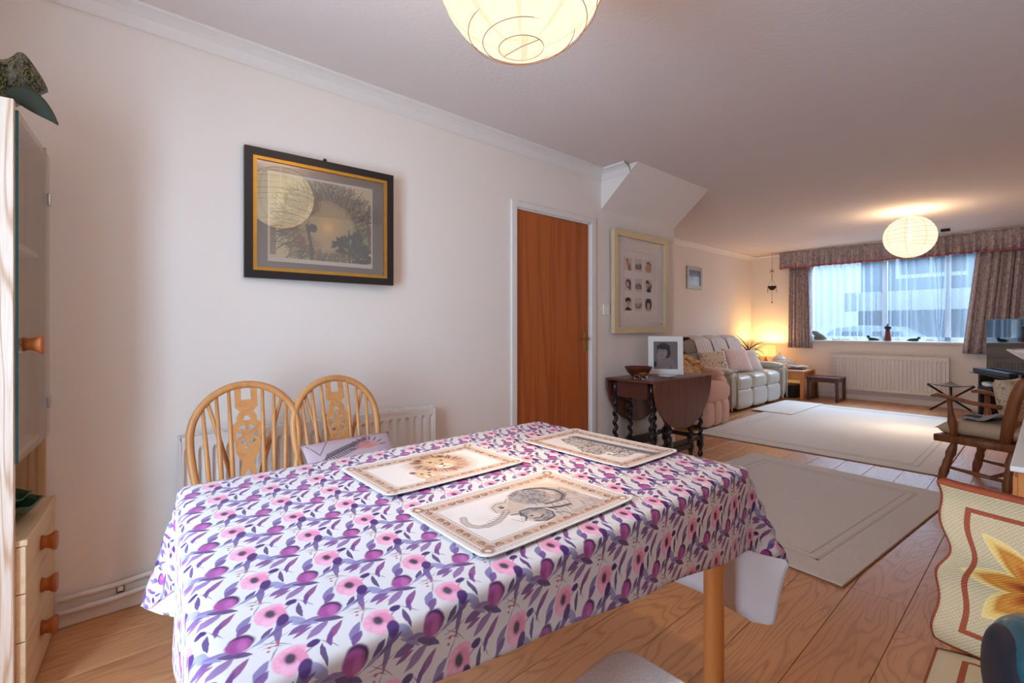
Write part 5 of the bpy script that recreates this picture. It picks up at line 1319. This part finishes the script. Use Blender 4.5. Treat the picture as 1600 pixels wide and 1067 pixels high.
# teal appliance on the seat
te = thing('teal_appliance', 'glossy dark teal rounded plastic casing with navy side, bottom right', 'appliance', (.035, 1.10, .478), .25)
MB().puff((0, 0, .095), (.20, .24, .19), .62, e2=.72, nu=40, nv=24).build('casing', M['teal'], te, True)
MB().puff((-.062, -.0, .09), (.09, .21, .165), .8, e2=.85, nu=32, nv=20).build('side_cap', M['tealdark'], te, True)
MB().lathe([(.026, 0), (.024, .008), (.016, .01), (.014, .004), (0, .004)], 20, (.03, -.107, .10), Matrix.Rotation(PI/2, 4, 'X')).build('socket', M['black'], te, True)
MB().tube([(-.02, .0, .186), (.02, .02, .2), (.07, .03, .192)], [.012, .014, .012], 10).build('grip', M['black'], te, True)
# boucle topped stool under the table edge
st_ = thing('padded_stool', 'stool with pale grey looped pad beside the table leg', 'stool', (-.37, .60, 0))
me = cut([rrect(.40, .40, .035, 6)], .03, .012); mk('pad', me, M['loop'], st_, True, loc=(0, 0, .455))
mk('seat', cut([rrect(.37, .37, .03, 5)], .02), M['oak'], st_, loc=(0, 0, .425))
for sx_ in (-1, 1):
    for sy in (-1, 1): MB().tube([(sx_*.14, sy*.14, .42), (sx_*.16, sy*.16, 0)], [.018, .013], 10).build('leg', M['oak'], st_, True)

# ================================================================== OUTSIDE THE FRONT WINDOW
def brickish(name, c): return plain(name, c, .9, nz=.15, nscale=3)
o = box(-40, 40, YF+.4, 60, -.35, -.3).build('ground_outside', plain('road_grey', C(110, 116, 120), .95, nz=.2, nscale=.8)); o['kind'] = 'structure'
hs = thing('opposite_house', 'pale blue grey house across the street with white windows', 'house', (0, 23, 0))
box(-5.0, 3.5, 0, 7, -.3, 5.6).build('wall', brickish('house_render', C(110, 124, 140)), hs)
for x0, x1 in ((-3.9, -1.9), (-.4, 1.4)):
    w = box(x0, x1, -.06, .02, 3.0, 4.5).build('window', M['trim'], hs)
    for q in (0, 1): box(x0+.12+q*(x1-x0-.1)/2, x0-.02+(q+1)*(x1-x0)/2, -.09, -.05, 3.14, 4.36).build('pane', plain('dark_pane', C(56, 72, 88), .1), w)
for k in range(6): box(-5.2+k*.99, -4.23+k*.99, -1.5, -1.38, 1.75, 2.45).build('fascia_panel', M['trim'], hs, bevel=.01)
box(-5.2, .7, -1.38, 0, 2.2, 2.4).build('porch_roof', M['trim'], hs); box(-4.9, .5, -.9, -.02, -.3, 2.2).build('garage_door', brickish('garage_shade', C(84, 100, 120)), hs)
h2 = thing('neighbour_house', 'grey house beyond the tree on the left of the street', 'house', (-12.5, 24, 0))
box(-5, 2.6, 0, 6, -.3, 5.4).build('wall', brickish('house_render_grey', C(120, 132, 144)), h2); box(-5, 2.9, -1.2, -1.1, 1.9, 2.6).build('fascia_panel', M['trim'], h2); box(-5, 2.6, -1.1, 0, 2.1, 2.3).build('porch_roof', M['trim'], h2)
tr = thing('street_tree', 'green tree between the two houses across the street', 'tree', (-7.3, 19.6, -.3))
MB().tube([(0, 0, 0), (.1, 0, 1.5), (0, 0, 3)], [.2, .16, .1], 8).build('trunk', plain('bark', C(80, 66, 54), .9), tr, True)
m = MB()
for k in range(2600):
    r = random.Random(k); a = r.uniform(0, 2*PI); b = r.uniform(-1, 1); q = r.uniform(.5, 1); d = math.sqrt(1-b*b)
    c0 = Vector((1.5*q*d*math.cos(a), 1.3*q*d*math.sin(a), 3.0+1.5*q*b)); v1 = Vector((r.uniform(-1, 1), r.uniform(-1, 1), r.uniform(-1, 1))).normalized()*.10; v2 = v1.cross(Vector((.3, .5, .8))).normalized()*.07
    m.add([c0-v1, c0+v2, c0+v1, c0-v2], [(0, 1, 2, 3)])
o = m.build('foliage', plain('tree_leaves', C(70, 100, 64), .8, nz=.3, nscale=2), tr); o['kind'] = 'stuff'
cr = thing('parked_car', 'pale parked car outside the front window', 'car', (-3.35, 17.5, -.3))
prof = [(-2.1, .35), (-2.1, .75), (-1.5, .95), (-.9, 1.38), (-.3, 1.46), (.5, 1.42), (1.15, 1.0), (1.9, .85), (2.05, .6), (2.05, .35)]
me = cut([prof], 1.6, .04); o = mk('body', me, plain('car_paint', C(196, 206, 214), .25, nz=.02), cr); o.rotation_euler = (PI/2, 0, 0)
for x0, x1 in ((-.85, -.25), (-.15, .75)): 
    o = mk('side_window', cut([[(x0-.1 if x0 < -.5 else x0, 1.0), (x1, 1.0), (x1-.12 if x1 > .5 else x1, 1.32), (x0+.15, 1.32)]], .02), plain('car_glass', C(60, 76, 92), .05), cr); o.matrix_local = MX((0, -.85, 0), (PI/2, 0, 0))
for x in (-1.35, 1.3):
    for y in (-.78, .78): MB().lathe([(.33, -.1), (.35, 0), (.33, .1)], 20, (x, y, .35), Matrix.Rotation(PI/2, 4, 'X')).build('wheel', M['black'], cr, True)
